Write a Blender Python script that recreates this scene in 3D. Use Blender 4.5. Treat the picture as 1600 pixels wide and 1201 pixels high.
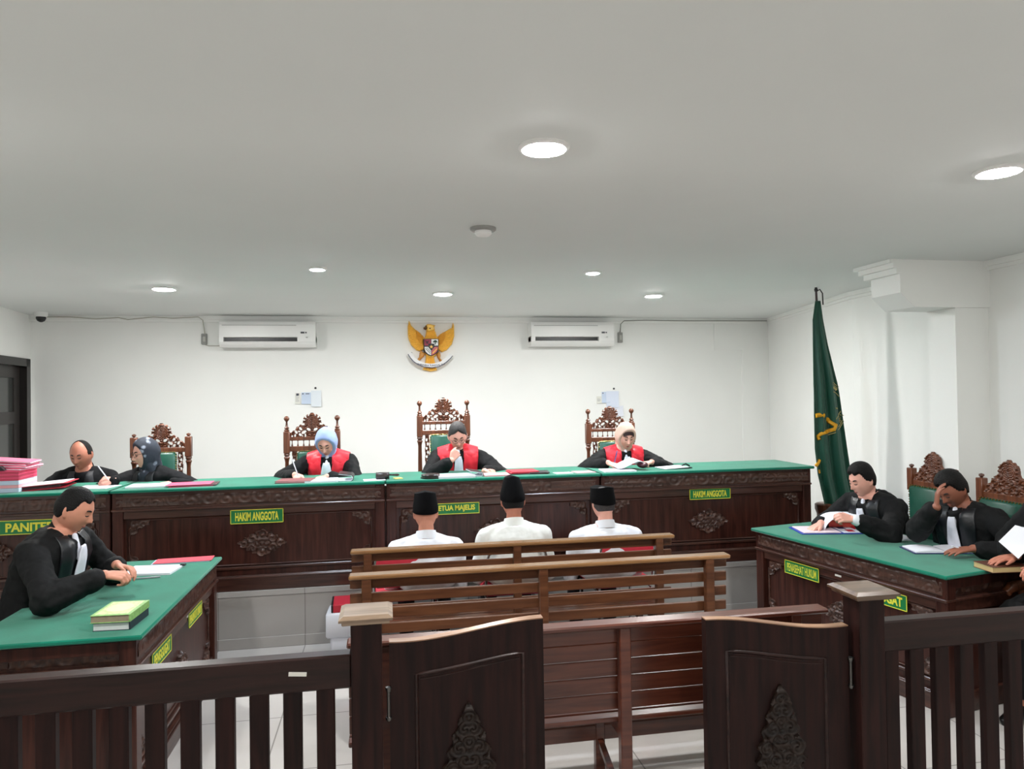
import bpy, bmesh, math, random
import numpy as np
from mathutils import Vector, Matrix
from mathutils.bvhtree import BVHTree
from math import sin, cos, pi, radians as R

for o in list(bpy.data.objects): bpy.data.objects.remove(o)
sc = bpy.context.scene
C = bpy.context.collection
random.seed(4)

# ------------------------------------------------------------------ camera
FPX, CXP, CYP, HCAM = 1110.0, 800.0, 600.5, 1.8
_ry = np.array([-197, -18.5, FPX]); _ry /= np.linalg.norm(_ry)
_rx = np.array([6200, 75.5, FPX]); _rx -= _rx.dot(_ry) * _ry; _rx /= np.linalg.norm(_rx)
_rz = np.cross(_ry, _rx)
if _rz[1] < 0: _rz = -_rz
MCAM = np.array([_rx, _ry, _rz])          # world axes expressed in camera (right, up, forward)
cam_d = bpy.data.cameras.new('camera'); cam = bpy.data.objects.new('camera', cam_d); C.objects.link(cam)
cam_d.sensor_fit = 'HORIZONTAL'; cam_d.sensor_width = 36; cam_d.lens = FPX / 1600 * 36
cam_d.clip_start = .05; cam_d.clip_end = 60
r_, u_, f_ = MCAM[:, 0], MCAM[:, 1], MCAM[:, 2]
cam.matrix_world = Matrix(((r_[0], u_[0], -f_[0], 0), (r_[1], u_[1], -f_[1], 0), (r_[2], u_[2], -f_[2], HCAM), (0, 0, 0, 1)))
sc.camera = cam

def at(px, py, x=None, y=None, z=None):
    """point of the room seen at a pixel, on the plane x, y or z = const"""
    d = MCAM @ np.array([px - CXP, CYP - py, FPX])
    t = x / d[0] if x is not None else (y / d[1] if y is not None else (z - HCAM) / d[2])
    return Vector((d[0] * t, d[1] * t, HCAM + d[2] * t))

# ------------------------------------------------------------------ world, exposure
w = bpy.data.worlds.new('world'); sc.world = w; w.use_nodes = True
w.node_tree.nodes['Background'].inputs[0].default_value = (.75, .85, 1, 1)
w.node_tree.nodes['Background'].inputs[1].default_value = .15
sc.view_settings.view_transform = 'Standard'; sc.view_settings.look = 'None'
sc.view_settings.gamma = 1; sc.view_settings.use_curve_mapping = False
sc.view_settings.exposure = 0.10
LAMP_W = 560.0        # strength of the ceiling downlights' diffusers
SPOT_W = 1100.0

# ------------------------------------------------------------------ materials
def lin(c):
    return tuple(((v / 255) / 12.92 if v / 255 <= .04045 else ((v / 255 + .055) / 1.055) ** 2.4) for v in c) + (1,)
MATS = {}
def mat(name, col, rough=.6, metal=0, noise=0, nscale=20, bump=0, bscale=60, spec=.5, coat=0, emis=None, estr=0, sheen=0, sub=0, rgb=True):
    if name in MATS: return MATS[name]
    m = bpy.data.materials.new(name); m.use_nodes = True; nt = m.node_tree; b = nt.nodes['Principled BSDF']
    c = lin(col) if rgb else col
    b.inputs['Base Color'].default_value = c; b.inputs['Roughness'].default_value = rough; b.inputs['Metallic'].default_value = metal
    b.inputs['Specular IOR Level'].default_value = spec; b.inputs['Coat Weight'].default_value = coat
    b.inputs['Sheen Weight'].default_value = sheen; b.inputs['Subsurface Weight'].default_value = sub
    if sub: b.inputs['Subsurface Radius'].default_value = (.02, .008, .004); b.inputs['Subsurface Scale'].default_value = .4
    tc = nt.nodes.new('ShaderNodeTexCoord')
    if noise:
        n = nt.nodes.new('ShaderNodeTexNoise'); n.inputs['Scale'].default_value = nscale; n.inputs['Detail'].default_value = 5
        nt.links.new(tc.outputs['Object'], n.inputs['Vector'])
        mr = nt.nodes.new('ShaderNodeMapRange'); mr.inputs[1].default_value = .3; mr.inputs[2].default_value = .7
        mr.inputs[3].default_value = 1 - noise; mr.inputs[4].default_value = 1 + noise
        nt.links.new(n.outputs[0], mr.inputs[0])
        mx = nt.nodes.new('ShaderNodeVectorMath'); mx.operation = 'SCALE'; mx.inputs[0].default_value = c[:3]
        nt.links.new(mr.outputs[0], mx.inputs['Scale']); nt.links.new(mx.outputs[0], b.inputs['Base Color'])
    if bump:
        n2 = nt.nodes.new('ShaderNodeTexNoise'); n2.inputs['Scale'].default_value = bscale; n2.inputs['Detail'].default_value = 4
        nt.links.new(tc.outputs['Object'], n2.inputs['Vector'])
        bp = nt.nodes.new('ShaderNodeBump'); bp.inputs['Strength'].default_value = bump; bp.inputs['Distance'].default_value = .01
        nt.links.new(n2.outputs[0], bp.inputs['Height']); nt.links.new(bp.outputs[0], b.inputs['Normal'])
    if emis: b.inputs['Emission Color'].default_value = emis; b.inputs['Emission Strength'].default_value = estr
    MATS[name] = m; return m

def wood(name, c1, c2, axis='z', rough=.32, coat=.25, scale=1.0, bump=.12, spec=.5):
    if name in MATS: return MATS[name]
    m = bpy.data.materials.new(name); m.use_nodes = True; nt = m.node_tree; b = nt.nodes['Principled BSDF']
    tc = nt.nodes.new('ShaderNodeTexCoord'); mp = nt.nodes.new('ShaderNodeMapping')
    s = [14 * scale] * 3; s['xyz'.index(axis)] = 1.1 * scale; mp.inputs['Scale'].default_value = s
    nt.links.new(tc.outputs['Object'], mp.inputs[0])
    n = nt.nodes.new('ShaderNodeTexNoise'); n.inputs['Scale'].default_value = 2.5; n.inputs['Detail'].default_value = 7; n.inputs['Distortion'].default_value = .6
    nt.links.new(mp.outputs[0], n.inputs['Vector'])
    cr = nt.nodes.new('ShaderNodeValToRGB'); cr.color_ramp.elements[0].position = .32; cr.color_ramp.elements[1].position = .68
    cr.color_ramp.elements[0].color = lin(c1); cr.color_ramp.elements[1].color = lin(c2)
    nt.links.new(n.outputs[0], cr.inputs[0]); nt.links.new(cr.outputs[0], b.inputs['Base Color'])
    b.inputs['Specular IOR Level'].default_value = spec; b.inputs['Roughness'].default_value = rough; b.inputs['Coat Weight'].default_value = coat; b.inputs['Coat Roughness'].default_value = .25
    bp = nt.nodes.new('ShaderNodeBump'); bp.inputs['Strength'].default_value = bump; bp.inputs['Distance'].default_value = .004
    nt.links.new(n.outputs[0], bp.inputs['Height']); nt.links.new(bp.outputs[0], b.inputs['Normal'])
    MATS[name] = m; return m

WALL = mat('wall_paint', (242, 243, 240), .75, noise=.02, nscale=1.5, bump=.03, bscale=180)
CEIL = mat('ceiling_paint', (226, 229, 227), .8, noise=.015, nscale=1.2)
DESK = wood('desk_wood', (42, 20, 16), (74, 40, 32), 'z', spec=.3, coat=.15)
DESKX = wood('desk_wood_rail', (46, 24, 19), (82, 50, 40), 'x')
CARVE = wood('carved_wood', (44, 25, 20), (88, 58, 46), 'x', rough=.42, coat=.1)
FENCE = wood('railing_wood', (22, 10, 9), (44, 22, 19), 'z', rough=.5, coat=.0, spec=.18)
FENCEX = wood('railing_rail_wood', (26, 13, 11), (48, 27, 23), 'x', rough=.38, coat=.06, spec=.25)
BENCH = wood('bench_wood', (76, 44, 27), (108, 68, 43), 'x', rough=.3)
BENCHT = wood('bench_top_wood', (120, 84, 52), (156, 116, 74), 'x', rough=.25, coat=.5)  # top rails in a paler tone than the slats
BENCHD = wood('dark_bench_wood', (70, 32, 22), (104, 54, 38), 'x', rough=.28)
CHAIR = wood('chair_wood', (76, 40, 24), (124, 72, 46), 'z', rough=.38)
GREENF = mat('green_felt', (14, 118, 94), .95, noise=.14, nscale=5, bump=.15, bscale=150, sheen=.25, spec=.15)
GREENV = mat('green_vinyl', (8, 74, 58), .42, noise=.08, nscale=12, bump=.15, bscale=25)
BRASS = mat('brass', (196, 160, 92), .3, metal=1)
GOLD = mat('gold_paint', (250, 196, 84), .42, noise=.08, nscale=40)
GOLDD = mat('dark_gold_paint', (228, 164, 60), .5)
SIGNG = mat('sign_green', (14, 118, 62), .4)
SIGNY = mat('sign_yellow', (226, 222, 70), .45)
STICK = mat('white_sticker', (226, 224, 216), .6)
WHITEP = mat('white_plastic', (236, 236, 234), .35)
DARKP = mat('black_plastic', (22, 22, 24), .35)
GREYP = mat('grey_plastic', (150, 150, 146), .45)
CHROME = mat('chrome', (170, 172, 174), .22, metal=1); HINGE = mat('dull_steel', (96, 94, 92), .35, metal=1)
PAPER = mat('paper', (232, 234, 242), .85)
PAPERB = mat('pale_blue_paper', (198, 212, 232), .85)
PINK = mat('pink_folder', (232, 84, 120), .6)
PINKL = mat('pink_paper', (240, 170, 176), .8)
REDF = mat('red_folder', (196, 44, 62), .5)
MAROON = mat('maroon_cover', (70, 22, 34), .4)
NAVY = mat('navy_cover', (28, 40, 92), .4)
BLACKC = mat('black_cover', (26, 24, 28), .4)
REDV = mat('red_upholstery', (196, 34, 58), .55, noise=.06, nscale=30)
ROBE = mat('black_robe', (10, 11, 13), .8, noise=.2, nscale=9, bump=.8, bscale=9, spec=.3)
SUIT = mat('black_suit', (12, 13, 17), .85, noise=.15, nscale=12, bump=.6, bscale=12, spec=.25)
SATIN = mat('black_satin', (18, 21, 26), .4, noise=.3, nscale=10, bump=.35, bscale=20)
REDS = mat('red_satin', (222, 26, 48), .48, noise=.07, nscale=14, bump=.2, bscale=16, sheen=.1)
JABOT = mat('white_jabot', (226, 228, 240), .8, noise=.04, nscale=30, bump=.15, bscale=30)
SHIRT = mat('white_shirt', (232, 235, 242), .85, noise=.03, nscale=10, bump=.55, bscale=10)
SHIRT2 = mat('ivory_shirt', (236, 238, 234), .85, noise=.03, nscale=10, bump=.55, bscale=10)
TROUS = mat('black_trousers', (20, 20, 24), .85)
SHOE = mat('black_leather', (16, 15, 15), .3)
HAIR = mat('black_hair', (12, 10, 10), .6, spec=.25, noise=.3, nscale=90, bump=.7, bscale=160)
HAIRG = mat('greying_hair', (56, 52, 52), .6, noise=.35, nscale=90, bump=.6, bscale=160)
CAPM = mat('black_velvet', (7, 7, 9), .95, spec=.15)
HIJB = mat('pale_blue_hijab', (158, 178, 224), .85, bump=.25, bscale=14, noise=.04, nscale=12)
HIJP = mat('peach_hijab', (216, 180, 164), .85, bump=.25, bscale=14, noise=.04, nscale=12)
LIP = mat('lips', (152, 88, 80), .55)
LIPR = mat('lipstick', (158, 50, 58), .45)
BROW = mat('eyebrow_hair', (34, 26, 24), .8)
SK = [mat('skin_tan', (206, 142, 118), .55, sub=0, noise=.05, nscale=25), mat('skin_light', (232, 172, 154), .52, sub=0, noise=.05, nscale=25),
      mat('skin_brown', (186, 120, 98), .52, sub=0, noise=.06, nscale=25), mat('skin_dark', (150, 94, 74), .5, sub=0, noise=.06, nscale=25)]

def floral():
    m = mat('grey_floral_hijab', (52, 58, 70), .8, bump=.2, bscale=14)
    nt = m.node_tree; b = nt.nodes['Principled BSDF']
    tc = nt.nodes.new('ShaderNodeTexCoord'); v = nt.nodes.new('ShaderNodeTexVoronoi'); v.inputs['Scale'].default_value = 17
    n = nt.nodes.new('ShaderNodeTexNoise'); n.inputs['Scale'].default_value = 30
    ad = nt.nodes.new('ShaderNodeMath'); ad.operation = 'MULTIPLY_ADD'; ad.inputs[1].default_value = .5
    nt.links.new(tc.outputs['Object'], v.inputs['Vector']); nt.links.new(tc.outputs['Object'], n.inputs['Vector'])
    nt.links.new(n.outputs[0], ad.inputs[0]); nt.links.new(v.outputs['Distance'], ad.inputs[2])
    cr = nt.nodes.new('ShaderNodeValToRGB'); cr.color_ramp.elements[0].position = .42; cr.color_ramp.elements[1].position = .6
    cr.color_ramp.elements[0].color = lin((150, 160, 176)); cr.color_ramp.elements[1].color = lin((44, 50, 62))
    nt.links.new(ad.outputs[0], cr.inputs[0]); nt.links.new(cr.outputs[0], b.inputs['Base Color'])
    return m
HIJF = floral()

def tile_mat(name, c, grout, size, rough, axes='xy'):
    m = bpy.data.materials.new(name); m.use_nodes = True; nt = m.node_tree; b = nt.nodes['Principled BSDF']
    tc = nt.nodes.new('ShaderNodeTexCoord'); br = nt.nodes.new('ShaderNodeTexBrick')
    br.offset = 0; br.squash = 1
    br.inputs['Scale'].default_value = 1; br.inputs['Brick Width'].default_value = size; br.inputs['Row Height'].default_value = size
    br.inputs['Mortar Size'].default_value = .004; br.inputs['Mortar Smooth'].default_value = .2
    br.inputs['Color1'].default_value = lin(c); br.inputs['Color2'].default_value = lin([v - 4 for v in c]); br.inputs['Mortar'].default_value = lin(grout)
    if axes == 'xz':
        mp = nt.nodes.new('ShaderNodeMapping'); mp.inputs['Rotation'].default_value = (R(90), 0, 0)
        nt.links.new(tc.outputs['Object'], mp.inputs[0]); nt.links.new(mp.outputs[0], br.inputs['Vector'])
    else: nt.links.new(tc.outputs['Object'], br.inputs['Vector'])
    n = nt.nodes.new('ShaderNodeTexNoise'); n.inputs['Scale'].default_value = 3; n.inputs['Detail'].default_value = 6
    nt.links.new(tc.outputs['Object'], n.inputs['Vector'])
    mx = nt.nodes.new('ShaderNodeMix'); mx.data_type = 'RGBA'; mx.blend_type = 'MULTIPLY'; mx.inputs[0].default_value = .18
    nt.links.new(br.outputs[0], mx.inputs[6]); nt.links.new(n.outputs[0], mx.inputs[7])
    nt.links.new(mx.outputs[2], b.inputs['Base Color']); b.inputs['Roughness'].default_value = rough
    return m
FLOORM = tile_mat('floor_tile', (205, 200, 196), (150, 146, 142), .6, .16)
RISERM = tile_mat('riser_tile', (178, 174, 170), (140, 136, 132), .6, .3, 'xz')

# ------------------------------------------------------------------ mesh helpers
class MB:
    def __init__(s): s.v = []; s.f = []; s.m = []
    def add(s, vs, fs, mi=0):
        o = len(s.v); s.v += [tuple(p) for p in vs]; s.f += [tuple(i + o for i in f) for f in fs]; s.m += [mi] * len(fs)
    def box(s, x0, x1, y0, y1, z0, z1, b=0, M=None, mi=0):
        if x0 > x1: x0, x1 = x1, x0
        if y0 > y1: y0, y1 = y1, y0
        if z0 > z1: z0, z1 = z1, z0
        if b:
            b = min(b, (x1 - x0) * .45, (y1 - y0) * .45, (z1 - z0) * .45)
            vs = []; idx = {}
            for i, X in enumerate((x0, x1)):
                for j, Y in enumerate((y0, y1)):
                    for k, Z in enumerate((z0, z1)):
                        sx, sy, sz = (1 - 2 * i) * b, (1 - 2 * j) * b, (1 - 2 * k) * b
                        idx[i, j, k] = len(vs); vs += [(X, Y + sy, Z + sz), (X + sx, Y, Z + sz), (X + sx, Y + sy, Z)]
            g = lambda i, j, k, a: idx[i, j, k] + a
            fs = [(g(0,0,0,0), g(0,0,1,0), g(0,1,1,0), g(0,1,0,0)), (g(1,0,0,0), g(1,1,0,0), g(1,1,1,0), g(1,0,1,0)),
                  (g(0,0,0,1), g(1,0,0,1), g(1,0,1,1), g(0,0,1,1)), (g(0,1,0,1), g(0,1,1,1), g(1,1,1,1), g(1,1,0,1)),
                  (g(0,0,0,2), g(0,1,0,2), g(1,1,0,2), g(1,0,0,2)), (g(0,0,1,2), g(1,0,1,2), g(1,1,1,2), g(0,1,1,2))]
            for i in (0, 1):
                for j in (0, 1):
                    fs.append((g(i,j,0,0), g(i,j,0,1), g(i,j,1,1), g(i,j,1,0))); fs.append((g(i,0,j,0), g(i,0,j,2), g(i,1,j,2), g(i,1,j,0)))
                    fs.append((g(0,i,j,1), g(0,i,j,2), g(1,i,j,2), g(1,i,j,1)))
                    for k in (0, 1): fs.append((g(i,j,k,0), g(i,j,k,1), g(i,j,k,2)))
        else:
            vs = [(x0,y0,z0),(x1,y0,z0),(x1,y1,z0),(x0,y1,z0),(x0,y0,z1),(x1,y0,z1),(x1,y1,z1),(x0,y1,z1)]
            fs = [(0,3,2,1),(4,5,6,7),(0,1,5,4),(1,2,6,5),(2,3,7,6),(3,0,4,7)]
        if M is not None: vs = [M @ Vector(p) for p in vs]
        s.add(vs, fs, mi); return s
    def prism(s, pts, axis, a0, a1, M=None, mi=0):
        """polygon pts in the plane normal to axis, extruded a0..a1"""
        def mk(p, a): return {'y': (p[0], a, p[1]), 'z': (p[0], p[1], a), 'x': (a, p[0], p[1])}[axis]
        n = len(pts); vs = [mk(p, a0) for p in pts] + [mk(p, a1) for p in pts]
        if M is not None: vs = [M @ Vector(p) for p in vs]
        s.add(vs, [tuple(range(n))[::-1], tuple(range(n, 2 * n))] + [(i, (i + 1) % n, n + (i + 1) % n, n + i) for i in range(n)], mi); return s
    def rings(s, rings, close=True, mi=0):
        n = len(rings[0]); vs = [p for r in rings for p in r]; fs = []
        for k in range(len(rings) - 1):
            for i in range(n): fs.append((k * n + i, k * n + (i + 1) % n, (k + 1) * n + (i + 1) % n, (k + 1) * n + i))
        if close: fs += [tuple(range(n))[::-1], tuple(range((len(rings) - 1) * n, len(rings) * n))]
        s.add(vs, fs, mi); return s
    def lathe(s, prof, seg=16, M=None, mi=0, sx=1, sy=1):
        rs = []
        for r, z in prof:
            ring = [Vector((max(r, 1e-4) * cos(2 * pi * i / seg) * sx, max(r, 1e-4) * sin(2 * pi * i / seg) * sy, z)) for i in range(seg)]
            rs.append([M @ p for p in ring] if M is not None else ring)
        return s.rings(rs, True, mi)
    def tube(s, pts, r, seg=8, mi=0):
        pts = [Vector(p) for p in pts]; rs = []; up = None
        for i, p in enumerate(pts):
            d = (pts[min(i + 1, len(pts) - 1)] - pts[max(i - 1, 0)]).normalized()
            if up is None: up = d.orthogonal().normalized()
            up = (up - up.dot(d) * d).normalized(); sd = d.cross(up)
            rr = r[i] if isinstance(r, (list, tuple)) else r
            rs.append([p + (up * cos(2 * pi * k / seg) + sd * sin(2 * pi * k / seg)) * rr for k in range(seg)])
        return s.rings(rs, True, mi)
    def cap(s, a, b, ra, rb, seg=12, n=4):
        a = Vector(a); b = Vector(b); d = (b - a)
        if d.length < 1e-6: d = Vector((0, 0, 1e-4))
        d.normalize(); pts = []; rr = []
        for i in range(n): t = (i / n) * pi / 2 ; pts.append(a - d * ra * cos(t)); rr.append(max(ra * sin(t), 1e-4))
        pts.append(a); rr.append(ra); pts.append(b); rr.append(rb)
        for i in range(1, n + 1): t = (i / n) * pi / 2; pts.append(b + d * rb * sin(t)); rr.append(max(rb * cos(t), 1e-4))
        up = d.orthogonal().normalized(); sd = d.cross(up); rs = []
        for p, q in zip(pts, rr): rs.append([p + (up * cos(2 * pi * k / seg) + sd * sin(2 * pi * k / seg)) * q for k in range(seg)])
        return s.rings(rs)
    def ell(s, c, ax, ay, az, seg=20, n=12):
        """ellipsoid with semi-axis vectors"""
        c = Vector(c); rs = []
        for i in range(n + 1):
            t = pi * min(max(i / n, .01), .99)
            rs.append([c - az * cos(t) + (ax * cos(2 * pi * k / seg) + ay * sin(2 * pi * k / seg)) * sin(t) for k in range(seg)])
        return s.rings(rs)
    def build(s, name, m, parent=None, smooth=None, M=None):
        me = bpy.data.meshes.new(name); me.from_pydata(s.v, [], s.f)
        for mm in (m if isinstance(m, list) else [m]): me.materials.append(mm)
        if any(s.m): me.polygons.foreach_set('material_index', s.m)
        bm = bmesh.new(); bm.from_mesh(me); bmesh.ops.delete(bm, geom=[v for v in bm.verts if not v.link_faces], context='VERTS'); bmesh.ops.recalc_face_normals(bm, faces=bm.faces); bm.to_mesh(me); bm.free()
        if smooth is not None:
            me.shade_smooth()
            if smooth < 170: me.set_sharp_from_angle(angle=R(smooth))
        me.update()
        o = bpy.data.objects.new(name, me); C.objects.link(o)
        if parent is not None: o.parent = parent
        if M is not None: o.matrix_local = M
        return o

def shell(mb, vs, fs, offs):
    """closed thin sheet: vs plus its copy moved by offs, joined round the open edge"""
    nb = len(vs); cnt = {}
    for f in fs:
        for a, b in zip(f, f[1:] + f[:1]): cnt[(a, b)] = 1
    rim = [(a, b, b + nb, a + nb) for (a, b) in cnt if (b, a) not in cnt]
    mb.add(list(vs) + [Vector(v) + o for v, o in zip(vs, offs)], list(fs) + [tuple(j + nb for j in f[::-1]) for f in fs] + rim)
def tag(o, label=None, cat=None, group=None, kind=None):
    if label: o['label'] = label
    if cat: o['category'] = cat
    if group: o['group'] = group
    if kind: o['kind'] = kind
    return o
def thing(name, label, cat, loc=(0, 0, 0), rz=0, group=None, rx=0, ry=0):
    o = bpy.data.objects.new(name, None); C.objects.link(o); o.empty_display_size = .1
    o.location = loc; o.rotation_euler = (rx, ry, rz)
    return tag(o, label, cat, group)
def struct(o): o['kind'] = 'structure'; return o
def dup(root, loc, rz, label, group=None):
    r = root.copy(); C.objects.link(r); r.location = loc; r.rotation_euler = (0, 0, rz); r['label'] = label
    if group: r['group'] = group
    for ch in list(root.children):
        c = ch.copy(); C.objects.link(c); c.parent = r
        for g in list(ch.children):
            d = g.copy(); C.objects.link(d); d.parent = c
    return r

def remesh(mb, voxel, it=3, fac=.5, disp=0, dscale=.1, name='tmp'):
    """fuse the shells of mb into one continuous skin; returns mesh data"""
    me = bpy.data.meshes.new(name); me.from_pydata(mb.v, [], mb.f)
    bm = bmesh.new(); bm.from_mesh(me); bmesh.ops.recalc_face_normals(bm, faces=bm.faces); bm.to_mesh(me); bm.free()
    o = bpy.data.objects.new('tmp', me); C.objects.link(o)
    md = o.modifiers.new('r', 'REMESH'); md.mode = 'VOXEL'; md.voxel_size = voxel; md.use_smooth_shade = True
    sm = o.modifiers.new('s', 'SMOOTH'); sm.factor = fac; sm.iterations = it
    if disp:
        tx = bpy.data.textures.new('folds', 'CLOUDS'); tx.noise_scale = dscale; tx.noise_depth = 2
        dm = o.modifiers.new('d', 'DISPLACE'); dm.texture = tx; dm.strength = disp; dm.mid_level = .5
    dg = bpy.context.evaluated_depsgraph_get()
    out = bpy.data.meshes.new_from_object(o.evaluated_get(dg)); out.name = name
    bpy.data.objects.remove(o)
    out.shade_smooth()
    return out
def obj(name, me, m, parent=None):
    me.materials.clear(); me.materials.append(m)
    o = bpy.data.objects.new(name, me); C.objects.link(o)
    if parent is not None: o.parent = parent
    return o

# ---- carved work: a height field on a mask, local frame x right, z up, front towards -y
def inpoly(U, V, poly):
    ins = np.zeros(U.shape, bool); n = len(poly)
    for i in range(n):
        x0, y0 = poly[i]; x1, y1 = poly[(i + 1) % n]
        if y0 == y1: continue
        c = ((y0 > V) != (y1 > V)) & (U < (x1 - x0) * (V - y0) / (y1 - y0) + x0); ins ^= c
    return ins
def scrolls(U, V, centres, p=.02, sym=True):
    """ridge height 0..1 of spirals wound round the given centres"""
    A = np.abs(U) if sym else U; best = np.full(U.shape, 1e9); h = np.zeros(U.shape)
    for i, (cx, cy) in enumerate(centres):
        dx, dy = A - cx, V - cy; d = np.hypot(dx, dy); th = np.arctan2(dy, dx) * (1 if i % 2 else -1)
        hh = .5 + .5 * np.cos(2 * pi * d / p - th)
        k = d < best; h[k] = hh[k]; best[k] = d[k]
    return h
def carve(fn, x0, x1, z0, z1, cell, base, relief, M=None, mb=None, sm=2):
    nx = int((x1 - x0) / cell) + 1; nz = int((z1 - z0) / cell) + 1
    xs = x0 + (np.arange(nx) + .5) * (x1 - x0) / nx; zs = z0 + (np.arange(nz) + .5) * (z1 - z0) / nz
    U, V = np.meshgrid(xs, zs, indexing='ij'); mask, h = fn(U, V)
    gx = x0 + np.arange(nx + 1) * (x1 - x0) / nx; gz = z0 + np.arange(nz + 1) * (z1 - z0) / nz
    GX, GZ = np.meshgrid(gx, gz, indexing='ij')
    _, H = fn(GX, GZ); used = np.zeros((nx + 1, nz + 1), bool)
    for a in (0, 1):
        for b in (0, 1): used[a:nx + a, b:nz + b] |= mask
    PX, PZ = GX.copy(), GZ.copy()
    for _ in range(sm):
        sx = np.zeros_like(PX); sz = np.zeros_like(PX); cn = np.zeros_like(PX); us = used.astype(float)
        for ax in (0, 1):
            for d in (1, -1):
                rx = np.roll(PX * us, d, ax); rz_ = np.roll(PZ * us, d, ax); ru = np.roll(us, d, ax)
                sx += rx; sz += rz_; cn += ru
        k = cn > 0
        PX[k] = .4 * PX[k] + .6 * sx[k] / cn[k]; PZ[k] = .4 * PZ[k] + .6 * sz[k] / cn[k]
    ids = -np.ones(used.shape, int); ids[used] = np.arange(used.sum()); n = int(used.sum())
    fr = np.stack([PX[used], -(base + relief * H[used]), PZ[used]], 1); bk = np.stack([PX[used], np.zeros(n), PZ[used]], 1)
    vs = [tuple(p) for p in np.vstack([fr, bk])]; fs = []
    mp = np.pad(mask, 1)
    for i, j in zip(*np.nonzero(mask)):
        a, b, c, d = int(ids[i, j]), int(ids[i + 1, j]), int(ids[i + 1, j + 1]), int(ids[i, j + 1])
        fs.append((a, b, c, d)); fs.append((n + d, n + c, n + b, n + a))
        if not mp[i, j + 1]: fs.append((d, n + d, n + a, a))
        if not mp[i + 2, j + 1]: fs.append((b, n + b, n + c, c))
        if not mp[i + 1, j]: fs.append((a, n + a, n + b, b))
        if not mp[i + 1, j + 2]: fs.append((c, n + c, n + d, d))
    if M is not None: vs = [tuple(M @ Vector(p)) for p in vs]
    mb = mb or MB(); mb.add(vs, fs); return mb

def text_mesh(s, h, wid, depth=.002, bold=.0, font_w=None):
    """flat lettering in the x-z plane facing -y, fitted to wid x h, centred"""
    cu = bpy.data.curves.new('lettering', 'FONT'); cu.body = s; cu.align_x = 'CENTER'; cu.align_y = 'CENTER'; cu.offset = bold; cu.extrude = .02
    o = bpy.data.objects.new('lettering', cu); C.objects.link(o)
    dg = bpy.context.evaluated_depsgraph_get(); me = bpy.data.meshes.new_from_object(o.evaluated_get(dg)); bpy.data.objects.remove(o)
    co = np.array([v.co[:] for v in me.vertices]); mn, mx = co.min(0), co.max(0); c = (mn + mx) / 2
    for v in me.vertices:
        p = (np.array(v.co[:]) - c); v.co = (p[0] * wid / (mx[0] - mn[0]), -p[2] / .04 * depth, p[1] * h / (mx[1] - mn[1]))
    me.update(); return me
# ================================================================== THE ROOM
XL, XR, YB, YF, ZC = -3.55, 4.25, 8.2, -4.0, 2.7
struct(MB().box(-4.2, 5.2, YF - .2, YB + .2, -.12, 0).build('floor', FLOORM))
struct(MB().box(-4.2, 5.2, YF - .2, YB + .2, ZC, ZC + .12).build('ceiling', CEIL))
# back wall with the shallow upright recess in its right part
bw = MB()
bw.box(-4.2, 5.2, YB + .03, YB + .2, 0, ZC); bw.box(-4.2, 4.36, YB, YB + .04, 0, ZC)
bw.box(4.0, 4.36, YB - .012, YB, 2.31, ZC); bw.box(4.36, 5.2, YB - .012, YB + .04, 0, ZC)
struct(bw.build('wall_back', WALL))
struct(MB().box(-4.2, 5.2, YF - .15, YF, 0, ZC).build('wall_front', WALL))
LW = [(-3.70, YB + .05), (XL, 7.2), (XL, YF - .1)]
lw = MB(); D0, D1, DZ = 8.13, 7.0, 2.24                      # the doorway lies in the far, slanting stretch
def lx(y): return XL + (-.105) * max(0, (y - 7.2)) / 1.0
def wall_piece(mb, y0, y1, z0, z1, t=.16):
    mb.prism([(lx(y0), y0), (lx(y1), y1), (lx(y1) - t, y1), (lx(y0) - t, y0)], 'z', z0, z1)
wall_piece(lw, YB + .05, D0, 0, ZC); wall_piece(lw, D0, 7.2, DZ, ZC); wall_piece(lw, 7.2, D1, DZ, ZC); wall_piece(lw, D1, YF - .1, 0, ZC)
struct(lw.build('wall_left', WALL))
rw = MB(); rw.prism([(4.735, YB + .05), (4.25, 5.9), (4.4, 5.9), (4.9, YB + .05)], 'z', 0, ZC); rw.box(4.25, 4.4, YF - .1, 5.9, 0, ZC)
struct(rw.build('wall_right', WALL))
# pier and beam end under the ceiling on the right
pr = MB(); pr.box(3.98, 4.3, 4.40, 4.66, 0, 2.38); struct(pr.build('pillar', WALL))
bm_ = MB()
bm_.prism([(3.53, 2.70), (3.53, 2.47), (3.64, 2.37), (4.3, 2.37), (4.3, 2.70)], 'y', 4.38, 4.68)
struct(bm_.build('beam', WALL))
cm = MB()
for d, z0, z1 in ((.035, 2.60, 2.64), (.06, 2.64, 2.675), (.085, 2.675, 2.70)): cm.box(3.53 - d, 3.53 + .01, 4.38 - .01, 4.68 + d, z0, z1)
struct(cm.build('trim_2', WALL))
# cornice along the walls
co = MB()
for d, z0, z1 in ((.02, 2.635, 2.66), (.045, 2.66, 2.70)):
    co.box(-3.7, 4.7, YB - d - .012, YB, z0, z1)
    co.prism([(4.735, YB), (4.25, 5.9), (4.25 - d, 5.9), (4.735 - d, YB)], 'z', z0, z1); co.box(4.25 - d, 4.26, 4.68, 5.9, z0, z1); co.box(4.25 - d, 4.26, YF, 4.38, z0, z1)
struct(co.build('trim_1', WALL))
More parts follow.
